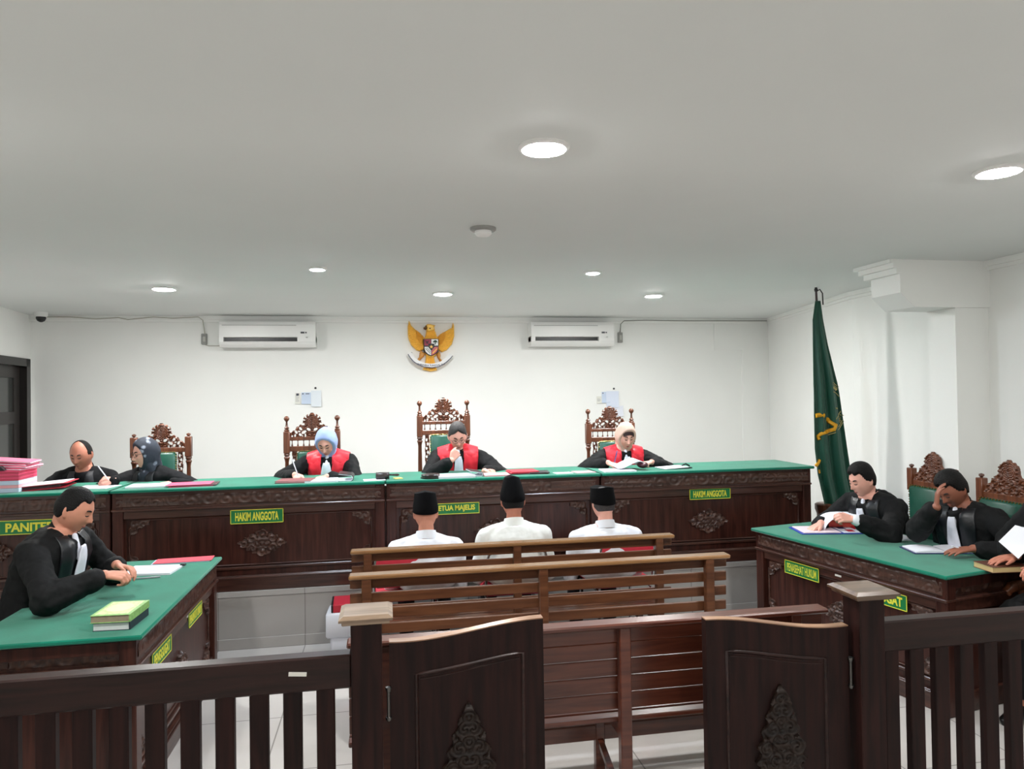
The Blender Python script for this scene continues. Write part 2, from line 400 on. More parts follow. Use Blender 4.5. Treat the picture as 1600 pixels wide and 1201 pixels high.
# platform of the judges: a front step block that carries the desks, and the lower boards behind
pf = MB(); pf.box(-3.5, 3.6, 5.40, 5.50, 0, .41); pf.box(-3.52, 3.6, 5.50, 6.02, 0, .28); pf.box(-3.52, 4.3, 6.02, YB, 0, .28); pf.box(3.6, 4.24, 5.40, 6.02, 0, .28)
pf.prism([(-3.5, 5.385), (3.6, 5.385), (3.6, 5.40), (-3.5, 5.40)], 'z', 0, .075)
pf.prism([(-3.5, 5.388), (3.6, 5.388), (3.6, 5.40), (-3.5, 5.40)], 'z', .375, .41)
struct(pf.build('floor_platform', RISERM))
# dark framed glass door in the left wall
DARKF = mat('dark_frame', (30, 26, 24), .35); GLASSD = mat('dark_glass', (66, 68, 66), .12, spec=.6)
dr = MB()
def dp(mb, y0, y1, z0, z1, off0, off1):
    mb.prism([(lx(y0) + off0, y0), (lx(y1) + off0, y1), (lx(y1) + off1, y1), (lx(y0) + off1, y0)], 'z', z0, z1)
dp(dr, D0, D0 - .10, 0, DZ, -.12, .02); dp(dr, D1 + .10, D1, 0, DZ, -.12, .02); dp(dr, D0, 7.2, DZ - .08, DZ, -.12, .02); dp(dr, 7.2, D1, DZ - .08, DZ, -.12, .02)
door = struct(dr.build('door_1', DARKF))
lf = MB()
for y0, y1, z0, z1 in ((D0 - .10, D0 - .24, 0, DZ - .08), (D1 + .22, D1 + .1, 0, DZ - .08), (D0 - .24, 7.2, DZ - .2, DZ - .08), (7.2, D1 + .22, DZ - .2, DZ - .08), (D0 - .24, 7.2, 1.58, 1.70), (7.2, D1 + .22, 1.58, 1.70), (D0 - .24, 7.2, 0, .9), (7.2, D1 + .22, 0, .9)):
    dp(lf, y0, y1, z0, z1, -.09, -.05)
lf.build('door_leaf', mat('dark_leaf', (52, 48, 46), .4), door)
g = MB(); dp(g, D0 - .24, 7.2, .9, 1.58, -.075, -.065); dp(g, 7.2, D1 + .22, .9, 1.58, -.075, -.065); dp(g, D0 - .24, 7.2, 1.70, DZ - .2, -.075, -.065); dp(g, 7.2, D1 + .22, 1.70, DZ - .2, -.075, -.065)
g.build('door_glass', GLASSD, door)

# ------------------------------------------------------------------ ceiling lamps
def emis(name, col, s):
    return mat(name, (255, 255, 255), .6, emis=col, estr=s)
LAMPM = emis('lamp_diffuser', (1, .99, .965, 1), LAMP_W); LAMPF = emis('far_lamp_diffuser', (1, .99, .965, 1), LAMP_W * 1.45); SPOTM = emis('spot_diffuser', (.78, .88, 1, 1), SPOT_W)
def downlight(x, y, r, m, label, group):
    t = thing('ceiling_light', label, 'ceiling light', (x, y, ZC), 0, group)
    MB().lathe([(r + .018, 0), (r + .018, -.006), (r + .006, -.014), (r - .002, -.012), (r - .002, 0)], 32).build('trim_ring', WHITEP, t, 40)
    MB().lathe([(r - .003, -.002), (r - .004, -.012), (r * .88, -.012 - r * .055), (r * .6, -.012 - r * .09), (.001, -.012 - r * .11)], 32).build('diffuser', m, t, 60)
    return t
gl = 'round downlights in the ceiling'
downlight(-1.756, 6.13, .082, LAMPF, 'round white downlight at the far left of the ceiling above the clerks', gl)
downlight(.505, 6.25, .075, LAMPF, 'round white downlight in the ceiling in front of the golden eagle', gl)
downlight(2.451, 6.235, .075, LAMPF, 'round white downlight on the right of the far row', gl)
downlight(.577, 2.511, .076, LAMPM, 'big bright round downlight in the middle of the near ceiling', gl)
downlight(2.514, 2.535, .076, LAMPM, 'bright round downlight cut near the right edge of the ceiling', gl)
downlight(-1.42, 2.52, .076, LAMPM, 'round white downlight over the left counsel table', gl)
for x in (-1.42, .577, 2.514): downlight(x, -1.2, .076, LAMPM, 'round white downlight over the public seats', 'downlights over the public seats')
gs = 'small bluish spotlights'
downlight(-.46, 5.104, .048, SPOTM, 'small bluish spotlight in the ceiling on the left of the eagle', gs)
downlight(1.524, 5.079, .048, SPOTM, 'small bluish spotlight in the ceiling on the right of the eagle', gs)
t = thing('smoke_detector', 'round white smoke detector in the middle of the ceiling', 'smoke detector', (.527, 3.786, ZC))
MB().lathe([(.07, 0), (.07, -.012), (.062, -.018), (.001, -.018)], 32).build('base', GREYP, t, 40)
MB().lathe([(.045, -.018), (.047, -.03), (.036, -.042), (.02, -.046), (.001, -.046)], 32).build('dome', WHITEP, t, 50)

# ------------------------------------------------------------------ tables
def relief_field(kind, w, h):
    if kind == 'diamond':
        cs = [(0, 0), (w * .2, h * .18), (w * .2, -h * .2), (w * .38, 0), (0, h * .33), (0, -h * .33), (w * .1, 0)]
        def fn(U, V):
            a = np.abs(U) / (w / 2); b = np.abs(V) / (h / 2)
            m = (a ** 1.15 + b ** 1.15 + .07 * np.sin(16 * np.arctan2(V / h, U / w))) < 1
            return m, .25 + .75 * scrolls(U, V, cs, w * .11)
        return fn
    if kind == 'corner':      # fills the upper left corner (x to the right, z down)
        cs = [(w * .25, -h * .25), (w * .65, -h * .18), (w * .2, -h * .7), (w * .5, -h * .5)]
        def fn(U, V):
            a = U / w; b = -V / h
            m = (a > 0) & (b > 0) & ((a + b + .08 * np.sin(a * 20) + .08 * np.sin(b * 17)) < 1)
            return m, .3 + .7 * scrolls(U, V, cs, w * .28, False)
        return fn
    if kind == 'gunungan':
        cs = [(0, h * .86), (w * .06, h * .72), (0, h * .6), (w * .15, h * .52), (w * .06, h * .4), (w * .26, h * .3), (w * .1, h * .18), (w * .36, h * .12), (w * .2, h * .05), (0, h * .05)]
        def fn(U, V):
            t = np.clip(V / h, 0, 1); half = w / 2 * (1 - t) ** .68 * (1 + .1 * np.cos(t * 38)) * (.78 + .22 * np.clip(t * 4, 0, 1))
            m = (np.abs(U) < half) & (V > 0) & (V < h)
            return m, .2 + .8 * scrolls(U, V, cs, w * .13)
        return fn
def band_fn(L, h):
    cs = [((i + .5) * h * 1.2, h * (.5 + .12 * (-1) ** i)) for i in range(int(L / h / 2.4) + 1)]
    def fn(U, V):
        m = (np.abs(U) < L / 2) & (V > 0) & (V < h)
        return m, .15 + .85 * scrolls(U, V, cs, h * .42) * (np.minimum(V, h - V) > h * .12)
    return fn
def table(name, label, L, Dp, Ht, loc, rz, medal=None, group=None, drop=0):
    t = thing(name, label, 'table', loc, rz, group)
    h = L / 2
    # carcass with recessed field panels
    c = MB(); zt = Ht - .02
    c.box(-h + .001, h - .001, .035, .06, .03, zt - .02); c.box(-h + .002, h - .002, .05, Dp - .03, zt - .06, zt - .01)
    for s in (-1, 1): c.box(s * (h - .034), s * (h - .055), .05, Dp - .03, .03, zt - .02)
    if drop: c.box(-h - .0065, h + .0064, .10, .12, .02, zt - .03)  # added board blocking the bright view through the gaps, so they stay dark
    for x0, x1 in ((-h, -h + .07), (h - .07, h)): c.box(x0, x1, 0, .07, 0, zt - .005, .004); c.box(x0, x1, Dp - .07, Dp, -drop, zt - .005, .004)
    c.build('carcass', DESK, t, 30)
    r = MB(); r.box(-h - .002, h + .002, -.012, Dp + .012, zt - .135, zt - .118, .004); r.box(-h + .07, h - .07, .012, .05, zt - .19, zt - .13, .003)
    r.box(-h + .07, h - .07, .012, .05, .0, .11, .004); r.box(-h + .05, h - .05, .0, .05, .09, .105, .004); r.box(-h + .06, h - .06, .012, .05, .155, .175, .004)
    r.box(-h + .03, h - .03, .005, Dp - .005, zt - .12, zt - .005)
    for s in (-1, 1): r.box(s * (h - .012), s * (h - .05), .07, Dp - .07, 0, .11, .004); r.box(s * (h - .012), s * (h - .05), .07, Dp - .07, zt - .2, zt - .12, .003)
    r.build('rail', DESKX, t, 30)
    # frame moulding round the field
    f = MB(); x0, x1, z0, z1 = -h + .10, h - .10, .185, zt - .20; n = .035
    pts = [(x0 + .06, z1), (x1 - .06, z1), (x1, z1 - .06), (x1, z0 + .06), (x1 - .06, z0), (x0 + .06, z0), (x0, z0 + .06), (x0, z1 - .06)]
    f.tube([(p[0], .032, p[1]) for p in pts + pts[:2]], .0075, 6)
    f.build('moulding', DESKX, t, 60)
    b = carve(band_fn(L - .02, .10), -h + .01, h - .01, 0, .10, .008, .002, .008, Matrix.Translation((0, .006, zt - .115)))
    for s in (-1, 1):
        carve(band_fn(Dp - .02, .10), -Dp / 2 + .01, Dp / 2 - .01, 0, .10, .008, .002, .008, Matrix.Translation((s * (h - .032), Dp / 2, zt - .115)) @ Matrix.Rotation(s * pi / 2, 4, 'Z'), b)
    b.build('carved_band', CARVE, t, 60)
    for sx in (-1, 1):
        for sz in (1, -1):
            M = Matrix.Translation((sx * (h - .105), .036, z1 if sz > 0 else z0)) @ Matrix.Diagonal((-sx, 1, sz, 1))
            carve(relief_field('corner', .15, .13), 0, .15, -.13, 0, .005, .003, .014, M).build('corner_carving', CARVE, t, 60)
    if medal:
        w_, hh_, cx_, cz_ = medal
        carve(relief_field('diamond', w_, hh_), -w_ / 2 - .02, w_ / 2 + .02, -hh_ / 2 - .02, hh_ / 2 + .02, .0055, .006, .02, Matrix.Translation((cx_, .037, cz_))).build('medallion', CARVE, t, 60)
    ft = MB(); ft.box(-h - .02, h + .02, -.03, Dp + .02, Ht - .022, Ht, .006); ft.build('felt_top', GREENF, t, 40)
    return t
def stick_on(t, x, z, w, y=-.001, h=.012):
    MB().box(x - w / 2, x + w / 2, y - .0015, y + .001, z - h / 2, z + h / 2).build('sticker', STICK, t)

JY, JZ, JD = 5.40, .41, .56
jx = [-3.47, -1.905, -.012, 1.655, 3.48]
def jt(i, label, md):
    a, b = jx[i], jx[i + 1]; L = b - a - .013
    return table('bench_desk', label, L, JD, .76, ((a + b) / 2, JY, JZ), 0, md, 'row of judges desks on the platform', JZ - .28)
d1_ = jt(0, 'dark carved desk with green top at the left end of the platform, before the clerks', (.32, .2, 0, .36))
d2_ = jt(1, 'dark carved desk with green top before the judge in the pale blue hijab', (.34, .2, .06, .34))
d3_ = jt(2, 'dark carved desk with green top before the judge resting his chin on his fist', (.34, .2, 0, .34))
d4_ = jt(3, 'dark carved desk with green top at the right end of the platform', (.34, .2, 0, .34))
for px, py in ((380, 788), (396, 786)): p = at(px, py, y=JY - .0); stick_on(d2_, p.x - d2_.location.x, p.z - JZ, .05 if px == 380 else .03, .011)
p = at(819, 772, y=JY); stick_on(d3_, p.x - d3_.location.x, p.z - JZ, .03, .011)
p = at(1111, 756, y=JY); stick_on(d4_, p.x - d4_.location.x, p.z - JZ, .06, .011)

# counsel tables
tl = table('counsel_table', 'dark carved table with green felt top at the left, holding two stacked books', 1.50, .68, .78, (-1.085, 4.10, 0), pi / 2, (.26, .2, .02, .34), 'counsel tables')
AR = R(-90 + 11.3)
RP0, RP1 = Vector((3.005, 3.40, 0)), Vector((2.695, 4.93, 0))
rm = (RP0 + RP1) / 2; RL = (RP1 - RP0).length
tr = table('counsel_table', 'dark carved table with green felt top at the right, before the men in black gowns', RL - .04, .74, .78, (rm.x, rm.y, 0), math.atan2((RP0 - RP1).y, (RP0 - RP1).x), (.26, .2, .0, .34), 'counsel tables')
bpy.context.view_layer.update()
stick_on(tr, .0, .60, .05, .011); stick_on(tl, .12, .60, .05, .011)

def sign(txt, label, w, h, M, tw=.82, th=.62, group='green and yellow office signs'):
    t = thing('desk_sign', label, 'sign', group=group); t.matrix_world = M
    MB().box(-w / 2, w / 2, -.004, 0, -h / 2, h / 2, .001).build('plate', SIGNG, t)
    b = MB(); k = .0045
    for x0, x1, z0, z1 in ((-w/2, w/2, h/2 - k, h/2), (-w/2, w/2, -h/2, -h/2 + k), (-w/2, -w/2 + k, -h/2, h/2), (w/2 - k, w/2, -h/2, h/2)): b.box(x0, x1, -.0052, -.003, z0, z1)
    b.build('border', SIGNY, t)
    me = text_mesh(txt, h * th, w * tw, .0022, .034 if len(txt) < 14 else .006); o = obj('lettering', me, SIGNY, t); o.location = (0, -.004, 0)
    return t
def onpix(x0, y0, x1, y1, yy):       # upper left and lower right corner of a plate on the desk front
    a, b = at(x0, y0, y=yy), at(x1, y1, y=yy); return (a + b) / 2, abs(b.x - a.x), abs(a.z - b.z)
SY = JY + .010
for txt, lb, bx in (('PANITERA', 'green sign reading PANITERA on the leftmost desk', (-1, 816, 108, 829)), ('HAKIM ANGGOTA', 'green sign reading HAKIM ANGGOTA on the desk of the judge in the pale blue hijab', (360, 799, 443, 813)),
                    ('KETUA MAJELIS', 'green sign reading KETUA MAJELIS on the middle desk', (672, 789, 749, 799)), ('HAKIM ANGGOTA', 'green sign reading HAKIM ANGGOTA on the rightmost desk', (1077, 766, 1141, 776))):
    c, w_, h_ = onpix(*bx, SY); sign(txt, lb, w_, h_ + .02, Matrix.Translation(c))
def on_table(t, x, z, y=.010): return t.matrix_world @ Matrix.Translation((x, y, z))
sign('PENGGUGAT', 'green sign reading PENGGUGAT on the near half of the left table', .30, .085, on_table(tl, -.362, .566))
sign('PENUNTUT UMUM', 'green sign reading PENUNTUT UMUM on the far half of the left table', .28, .08, on_table(tl, .256, .568), .86)
sign('PENASEHAT HUKUM', 'green sign reading PENASEHAT HUKUM on the far half of the right table', .313, .092, on_table(tr, -.316, .562), .86)
sign('TERGUGAT', 'green sign reading TERGUGAT on the near half of the right table', .34, .092, on_table(tr, .335, .553))

# ------------------------------------------------------------------ railing with gates
FY, FZ = 2.59, .9
def rail_run(label, x0, x1, xs, FY=FY):
    t = thing('balustrade', label, 'railing', ((x0 + x1) / 2, FY, 0), 0, 'wooden railing before the public seats'); c = (x0 + x1) / 2
    MB().box(x0 - c, x1 - c, -.032, .032, FZ - .118, FZ, .006).build('top_rail', FENCEX, t, 30)
    MB().box(x0 - c, x1 - c, -.03, .03, .06, .15, .006).build('bottom_rail', FENCEX, t, 30)
    for x in xs: MB().box(x - .031 - c, x + .031 - c, -.017, .017, .14, FZ - .11, .003).build('slat', FENCE, t, 30)
    return t
xp0 = at(573, 1000, y=FY).x; FR = 2.50; xp1 = at(1350, 1000, y=FR - .01).x
px_ = [at(q, 1120, y=FY).x for q in (509.5, 458)]; st = px_[0] - px_[1]
rl = rail_run('left run of the dark wooden railing with upright slats, before the left table', -2.6, xp0 - .052, [px_[0] - i * st for i in range(20) if px_[0] - i * st > -2.58])
tape = MB(); p = at(465, 1053, y=FY - .033); tape.box(-.03, .03, -.0015, 0, -.007, .007, M=Matrix.Translation((p.x - rl.location.x, -.033, p.z)) @ Matrix.Rotation(R(5), 4, 'Y')); tape.build('torn_tape', STICK, rl)
rail_run('right run of the dark wooden railing with upright slats, before the right table', xp1 + .05, 4.2, [xp1 + .115 + i * st for i in range(26) if xp1 + .115 + i * st < 4.18], FR)
def rpost(label, x, y, h=1.035, wd=.053, cm=('post_cap_wood', (104, 82, 64), (150, 128, 106))):
    t = thing('railing_post', label, 'post', (x, y, 0), 0, 'square railing posts beside the gate')
    MB().box(-wd, wd, -wd, wd, 0, h, .004).build('shaft', FENCE, t, 30)
    c = MB()
    c.box(-.082, .082, -.082, .082, h - .008, h + .006, .003)
    c.rings([[(a * .092, b * .092, h + .006) for a, b in ((-1,-1),(1,-1),(1,1),(-1,1))], [(a * .092, b * .092, h + .014) for a, b in ((-1,-1),(1,-1),(1,1),(-1,1))], [(a * .076, b * .076, h + .024) for a, b in ((-1,-1),(1,-1),(1,1),(-1,1))]])
    c.build('cap', wood(cm[0], cm[1], cm[2], 'x', rough=.3, coat=.4), t, 20)
    return t
rpost('square dark post with a pale worn cap at the left of the gate', xp0, FY, 1.022)
rpost('square dark post with a brown cap at the right of the gate', xp1, FR - .01, 1.012, .053, ('brown_cap_wood', (66, 46, 34), (104, 82, 64)))
def gate(label, xh, xf, dz, rise, FY=FY):
    s = 1 if xf > xh else -1; W = abs(xf - xh); t = thing('swing_gate', label, 'gate', (xh, FY, 0), 0, 'pair of low swing gates')
    def top(u): return .925 + dz + rise * (0 if u < 0 else (3 * u * u - 2 * u ** 3)) - .012 * sin(pi * min(1, max(0, u)) * 1) * (1 - u)
    m = MB(); N = 24; pts = [(s * W * i / N, top(i / N)) for i in range(N + 1)]
    m.prism([(0, .12)] + pts + [(s * W, .12)], 'y', -.018, .018); m.build('leaf', FENCE, t, 30)
    e = MB(); e.rings([[(q[0], -.019, q[1]), (q[0], .019, q[1]), (q[0], .019, q[1] + .004), (q[0], -.019, q[1] + .004)] for q in pts]); e.build('top_edge', wood('pale_edge_wood', (120, 84, 60), (170, 130, 100), 'x'), t, 30)  # thin strip along the top, in a much paler tone than the leaf
    f = MB(); a, b = .17, .86
    q = [(s * W * (a + (b - a) * i / 14), top(a + (b - a) * i / 14) - .115) for i in range(15)]
    loop = [(s * W * a, .2)] + q + [(s * W * b, .2)]; loop.append(loop[0])
    f.tube([(u, -.017, v) for u, v in loop], .0075, 6); loop2 = [(u * .94 + s * W * .03, v - .018) for u, v in loop]; f.tube([(u, -.016, v) for u, v in loop2[1:-2]], .004, 6)
    f.build('moulding', FENCEX, t, 60)
    carve(relief_field('gunungan', .235, .34), -.13, .13, -.01, .35, .004, .003, .016, Matrix.Translation((s * W * .5, -.017, .355))).build('mountain_carving', wood('gate_carving', (20, 12, 10), (44, 30, 23), 'x', rough=.45, coat=0, spec=.3), t, 60)
    hg = MB()
    for yy in (-.024,):
        hg.lathe([(.007, .0), (.0085, .004), (.0085, .012), (.006, .014), (.006, .10), (.0085, .102), (.0085, .112), (.006, .116)], 12, Matrix.Translation((-s * .004, yy, .655)))
        for z in (.66, .765): hg.lathe([(.0, 0), (.011, 0), (.011, .008), (0, .008)], 10, Matrix.Translation((-s * .004, yy, z)))
    hg.build('spring_hinge', HINGE, t, 40)
    return t
gate('left leaf of the dark swing gate with a wavy top and mountain carving', at(609, 1100, y=FY).x, at(848, 1050, y=FY).x, 0, .048)
gate('right leaf of the dark swing gate with a wavy top and mountain carving', at(1322, 1060, y=FR).x, at(1101, 1050, y=FR).x, -.035, .062, FR)

# ------------------------------------------------------------------ slatted benches
def bench(label, x0, x1, y, h, n, pitch, sh, m, mt, posts, group='slatted wooden benches', seat=.42, hang=.07, z_low=None):
    c = (x0 + x1) / 2; t = thing('slatted_bench', label, 'bench', (c, y, 0), 0, group); L = (x1 - x0) / 2
    # back leans a little towards the viewer side as it rises
    MB().box(-L, L, -.05, .03, h - .022, h, .006).build('top_rail', mt, t, 30)
    MB().box(-L + .004, L - .004, -.004, .016, h - .02 - sh * 1.05, h - .02, .003).build('back_slat', m, t, 30)
    for i in range(1, n + 1):
        z = h - .02 - i * pitch; MB().box(-L + .004, L - .004, -.004 + i * .004, .016 + i * .004, z - sh, z, .003).build('back_slat', m, t, 30)
    for q in posts:
        MB().box(q - .024, q + .024, -.045, -.003, 0, h - .02, .004).build('back_leg', m, t, 30)
        MB().box(q - .022, q + .022, .33, .372, 0, seat - .02, .004).build('front_leg', m, t, 30)
        MB().box(q - .02, q + .02, -.01, .34, seat - .075, seat - .02, .003).build('seat_bearer', m, t, 30)
        b = MB(); b.tube([(q, .345, .2), (q, .0, .075)], .018, 4); b.build('brace', m, t, 20)
    MB().box(posts[0] - .02, posts[-1] + .02, .335, .365, .2, .27, .003).build('stretcher', m, t, 30)
    for i in range(6): MB().box(-L, L, .01 + i * .062, .062 + i * .062, seat - .02, seat, .004).build('seat_slat', m, t, 30)
    return t
A = (-.215, 1.786, 4.30); ca = (A[0] + A[1]) / 2
bench('slatted bench directly behind the men in white shirts, the farthest of three', A[0], A[1], A[2], .9, 4, .081, .052, BENCH, BENCHT, [at(575, 900, y=4.3).x - ca, at(807, 880, y=4.3).x - ca, at(1027, 850, y=4.3).x - ca])
B = (-.196, 1.862, 3.71); cb = (B[0] + B[1]) / 2
bench('slatted bench in the middle of the three rows, with a pale top rail', B[0], B[1], B[2], .9, 4, .081, .052, BENCH, BENCHT, [at(573, 950, y=3.7).x - cb, at(848, 930, y=3.7).x - cb, at(1106, 900, y=3.7).x - cb])
Cc = (-.16, 1.875, 2.85); cc = (Cc[0] + Cc[1]) / 2; q = at(975, 1050, y=2.83).x - cc
bench('darker reddish slatted bench nearest the gate, its wide slats set close', Cc[0], Cc[1], Cc[2], .855, 4, .0715, .0665, BENCHD, BENCHD, [-.87, q, .87], seat=.45)
# ================================================================== carved chairs
def crown_fn(dense):
    cs = [(0, .15), (.06, .045), (.115, .075), (.165, .03), (.10, .02), (.03, .02), (.07, .115), (.0, .07)]
    holes = [(.032, .075, .013, .022, .5), (.075, .05, .014, .026, -.5), (.062, .018, .02, .008, 0), (.108, .028, .013, .018, .7), (.145, .052, .012, .02, 1.0), (.155, .02, .016, .008, .2), (.105, .083, .012, .02, .9),
             (.083, .125, .010, .018, -.2), (.060, .195, .008, .017, .9), (.118, .058, .007, .012, 0), (.03, .21, .012, .005, .3), (.088, .015, .008, .006, 0), (.182, .015, .008, .008, 0), (.072, .165, .006, .012, .1)]
    def top(a):
        a = np.abs(a)
        t = np.where(a < .085, .145 + .082 * np.sqrt(np.clip(1 - (a / .085) ** 2, 0, 1)), .145 - (a - .085) * .95)
        t = np.where(a > .10, .128 - (a - .10) * .85, t)
        return t + .0055 * np.sin(a * 190) + .004 * np.cos(a * 95)
    def fn(U, V):
        A = np.abs(U); m = (V > 0) & (V < top(U)) & (A < .215)
        if not dense:
            for cx, cy, ra, rb, an in holes:
                for s in (1,):
                    dx, dy = A - cx, V - cy; p = dx * cos(an) + dy * sin(an); q = -dx * sin(an) + dy * cos(an)
                    m &= ~(((p / rb) ** 2 + (q / ra) ** 2) < .8)
        else:
            for cx, cy, ra, rb, an in holes[::3]:
                dx, dy = A - cx, V - cy; m &= ~((dx ** 2 + dy ** 2) < .006 ** 2)
        h = scrolls(U, V, cs, .024)
        d = np.hypot(U, V - .148); h = np.where(d < .06, .55 + .45 * np.cos(d * 420) * np.cos(np.arctan2(V - .148, U) * 8), h)
        return m, h
    return fn
def strip_fn(h):
    cs = [(.0, .04 + .075 * i) for i in range(int(h / .075) + 1)]
    def fn(U, V):
        w_ = .02 + .003 * np.sin(V * 80); m = (np.abs(U) < w_) & (V > 0) & (V < h)
        for i in range(int(h / .075)):
            for s, o in ((1, .02), (-1, .055)): m &= ~((((U - s * .006) / .007) ** 2 + ((V - .075 * i - o) / .014) ** 2) < 1)
        return m, scrolls(U, V, cs, .02)
    return fn
def carved_chair(label, kind, loc, rz, group, hx=0.0):
    """kind: 'judge' (balusters, tall finials), 'plain' (cushion meets the crown), 'dense' (solid carving, wide cushion)"""
    t = thing('carved_chair', label, 'chair', loc, rz, group); hw = .215; yb = .26; T = 1.225 + hx     # square post top
    for s in (-1, 1):
        p = MB(); x = s * hw; b = .026
        sq0 = T - (.19 if kind == 'judge' else .17)
        p.box(x - b, x + b, yb - b, yb + b, sq0, T, .004); p.box(x - b, x + b, yb - b, yb + b, .36, .50, .004)
        pr = [(.022, sq0), (.027, sq0 - .012), (.018, sq0 - .025), (.026, sq0 - .04), (.020, sq0 - .055), (.016, sq0 - .08), (.02, (sq0 + .5) / 2), (.024, .60), (.018, .53), (.026, .51), (.022, .5)]
        p.lathe(pr[::-1], 14, Matrix.Translation((x, yb, 0)))
        p.lathe([(.024, .0), (.018, .06), (.022, .3), (.026, .36)], 12, Matrix.Translation((x, yb, 0)))
        bp_o = p.build('back_post', CHAIR, t, 40)
        f = MB()
        if kind == 'judge': f.lathe([(.02, 0), (.024, .01), (.014, .022), (.023, .03), (.012, .042), (.009, .06), (.008, .085), (.012, .09), (.022, .103), (.024, .115), (.018, .127), (.008, .134), (.001, .136)], 14, Matrix.Translation((x, yb, T)))
        else: f.lathe([(.008, 0), (.01, .006), (.018, .014), (.016, .024), (.001, .03)], 12, Matrix.Translation((x, yb, T)))
        f.build('finial', CHAIR, bp_o, 50)
        l = MB(); l.lathe([(.02, 0), (.026, .03), (.018, .06), (.026, .2), (.02, .3), (.03, .34), (.028, .40), (.018, .42), (.024, .5), (.02, .58), (.028, .64)], 14, Matrix.Translation((s * .235, -.22, 0)))
        l.build('front_leg', CHAIR, t, 40)
        a = MB(); pts = [(s * .235, .25, .72), (s * .24, .1, .715), (s * .245, -.1, .685), (s * .245, -.22, .665), (s * .245, -.29, .655), (s * .245, -.315, .635), (s * .245, -.30, .615)]
        a.tube(pts, [.022, .024, .026, .03, .032, .028, .014], 10)
        a.build('armrest', CHAIR, t, 50)
    crown_z = T - .055 if kind == 'judge' else T - .10
    cr = carve(crown_fn(kind == 'dense'), -.22, .22, -.005, .245, .0038, .012, .012, Matrix.Translation((0, yb + .012, crown_z)) @ Matrix.Diagonal((.93, 1, .93 if kind != 'dense' else 1.02, 1)), sm=1)
    cr.build('crown_carving', CHAIR, t, 60)
    r = MB()
    if kind == 'judge':
        r.box(-hw, hw, yb - .014, yb + .014, T - .08, T - .05, .003); r.box(-hw, hw, yb - .016, yb + .016, T - .175, T - .13, .004); ct = T - .17
        b = MB()
        for i in range(8):
            x = -.17 + i * .34 / 7; b.lathe([(.005, T - .13), (.009, T - .125), (.004, T - .11), (.003, T - .09), (.006, T - .08)], 8, Matrix.Translation((x, yb, 0)))
        b.build('baluster_row', CHAIR, t, 50)
    else:
        r.box(-hw, hw, yb - .014, yb + .014, T - .13, T - .09, .003); ct = T - .125
    r.build('back_rail', CHAIR, t, 30); r = MB()
    r.box(-.22, .22, -.24, .27, .36, .42, .005)
    for s in (-1, 1): r.box(s * .215, s * .25, -.22, .25, .16, .20, .004); r.box(s * .205, s * .225, .0, .03, .18, .38)
    r.box(-.23, .23, -.235, -.205, .16, .20, .004); r.box(-.21, .21, yb - .014, yb + .014, .40, .54, .003)
    r.build('seat_frame', CHAIR, t, 30)
    cw = .195 if kind == 'dense' else .125
    if kind != 'dense':
        for s in (-1, 1): carve(strip_fn(ct - .54), -.03, .03, -.005, ct - .535, .0042, .008, .01, Matrix.Translation((s * .15, yb + .006, .54)), sm=1).build('side_carving', CHAIR, t, 60)
    cu = MB(); cu.box(-cw, cw, yb - .06, yb + .012, .545, ct, .022); cu_o = cu.build('back_cushion', GREENV, t, 60)
    nh = MB()
    n = 26
    for i in range(n + 1):
        z = .56 + (ct - .575) * i / n
        for s in (-1, 1): nh.box(s * cw - .004, s * cw + .004, yb - .048, yb - .036, z - .004, z + .004, .0015)
    for i in range(16): x = -cw + .01 + (2 * cw - .02) * i / 15; nh.box(x - .004, x + .004, yb - .048, yb - .036, ct - .006, ct + .003, .0015)
    nh.build('nail_trim', BRASS, cu_o)
    sc_ = MB(); sc_.box(-.215, .215, -.25, .22, .42, .50, .03); sc_.build('seat_cushion', GREENV, t, 60)
    return t
PZ = .28
def chair_at(label, kind, pxl, pxr, y, hx=0.0, rz=0.0, g='carved chairs of the judges'):
    a, b = at(pxl, 680, y=y), at(pxr, 680, y=y)
    return carved_chair(label, kind, ((a.x + b.x) / 2, y - .26, PZ), rz, g, hx)
chair_at('tall carved wooden chair of the judge in the pale blue hijab', 'judge', 443, 532, 6.46)
chair_at('tallest carved wooden chair, of the judge resting his chin on his fist', 'judge', 653, 733, 6.46, .115)
chair_at('tall carved wooden chair of the judge in the peach hijab', 'judge', 916, 990, 6.50, .01)
chair_at('carved wooden chair with green cushion behind the woman in a floral hijab', 'plain', 208, 296, 6.42, -.02, g=None)
ROT_R = -pi / 2
carved_chair('densely carved chair behind the young man in a black gown at the right table', 'dense', (3.70, 4.62, 0), ROT_R, 'carved chairs at the right table', -.03)
carved_chair('densely carved chair behind the man in a gown covering his face', 'dense', (3.68, 3.95, 0), ROT_R, 'carved chairs at the right table', -.03)
carved_chair('densely carved chair at the right table, mostly cut by the right edge', 'dense', (3.80, 3.28, 0), ROT_R, 'carved chairs at the right table', -.03)
carved_chair('carved chair with green cushion under the man in a gown at the left table', 'plain', (-2.02, 4.08, 0), pi / 2, None, 0)

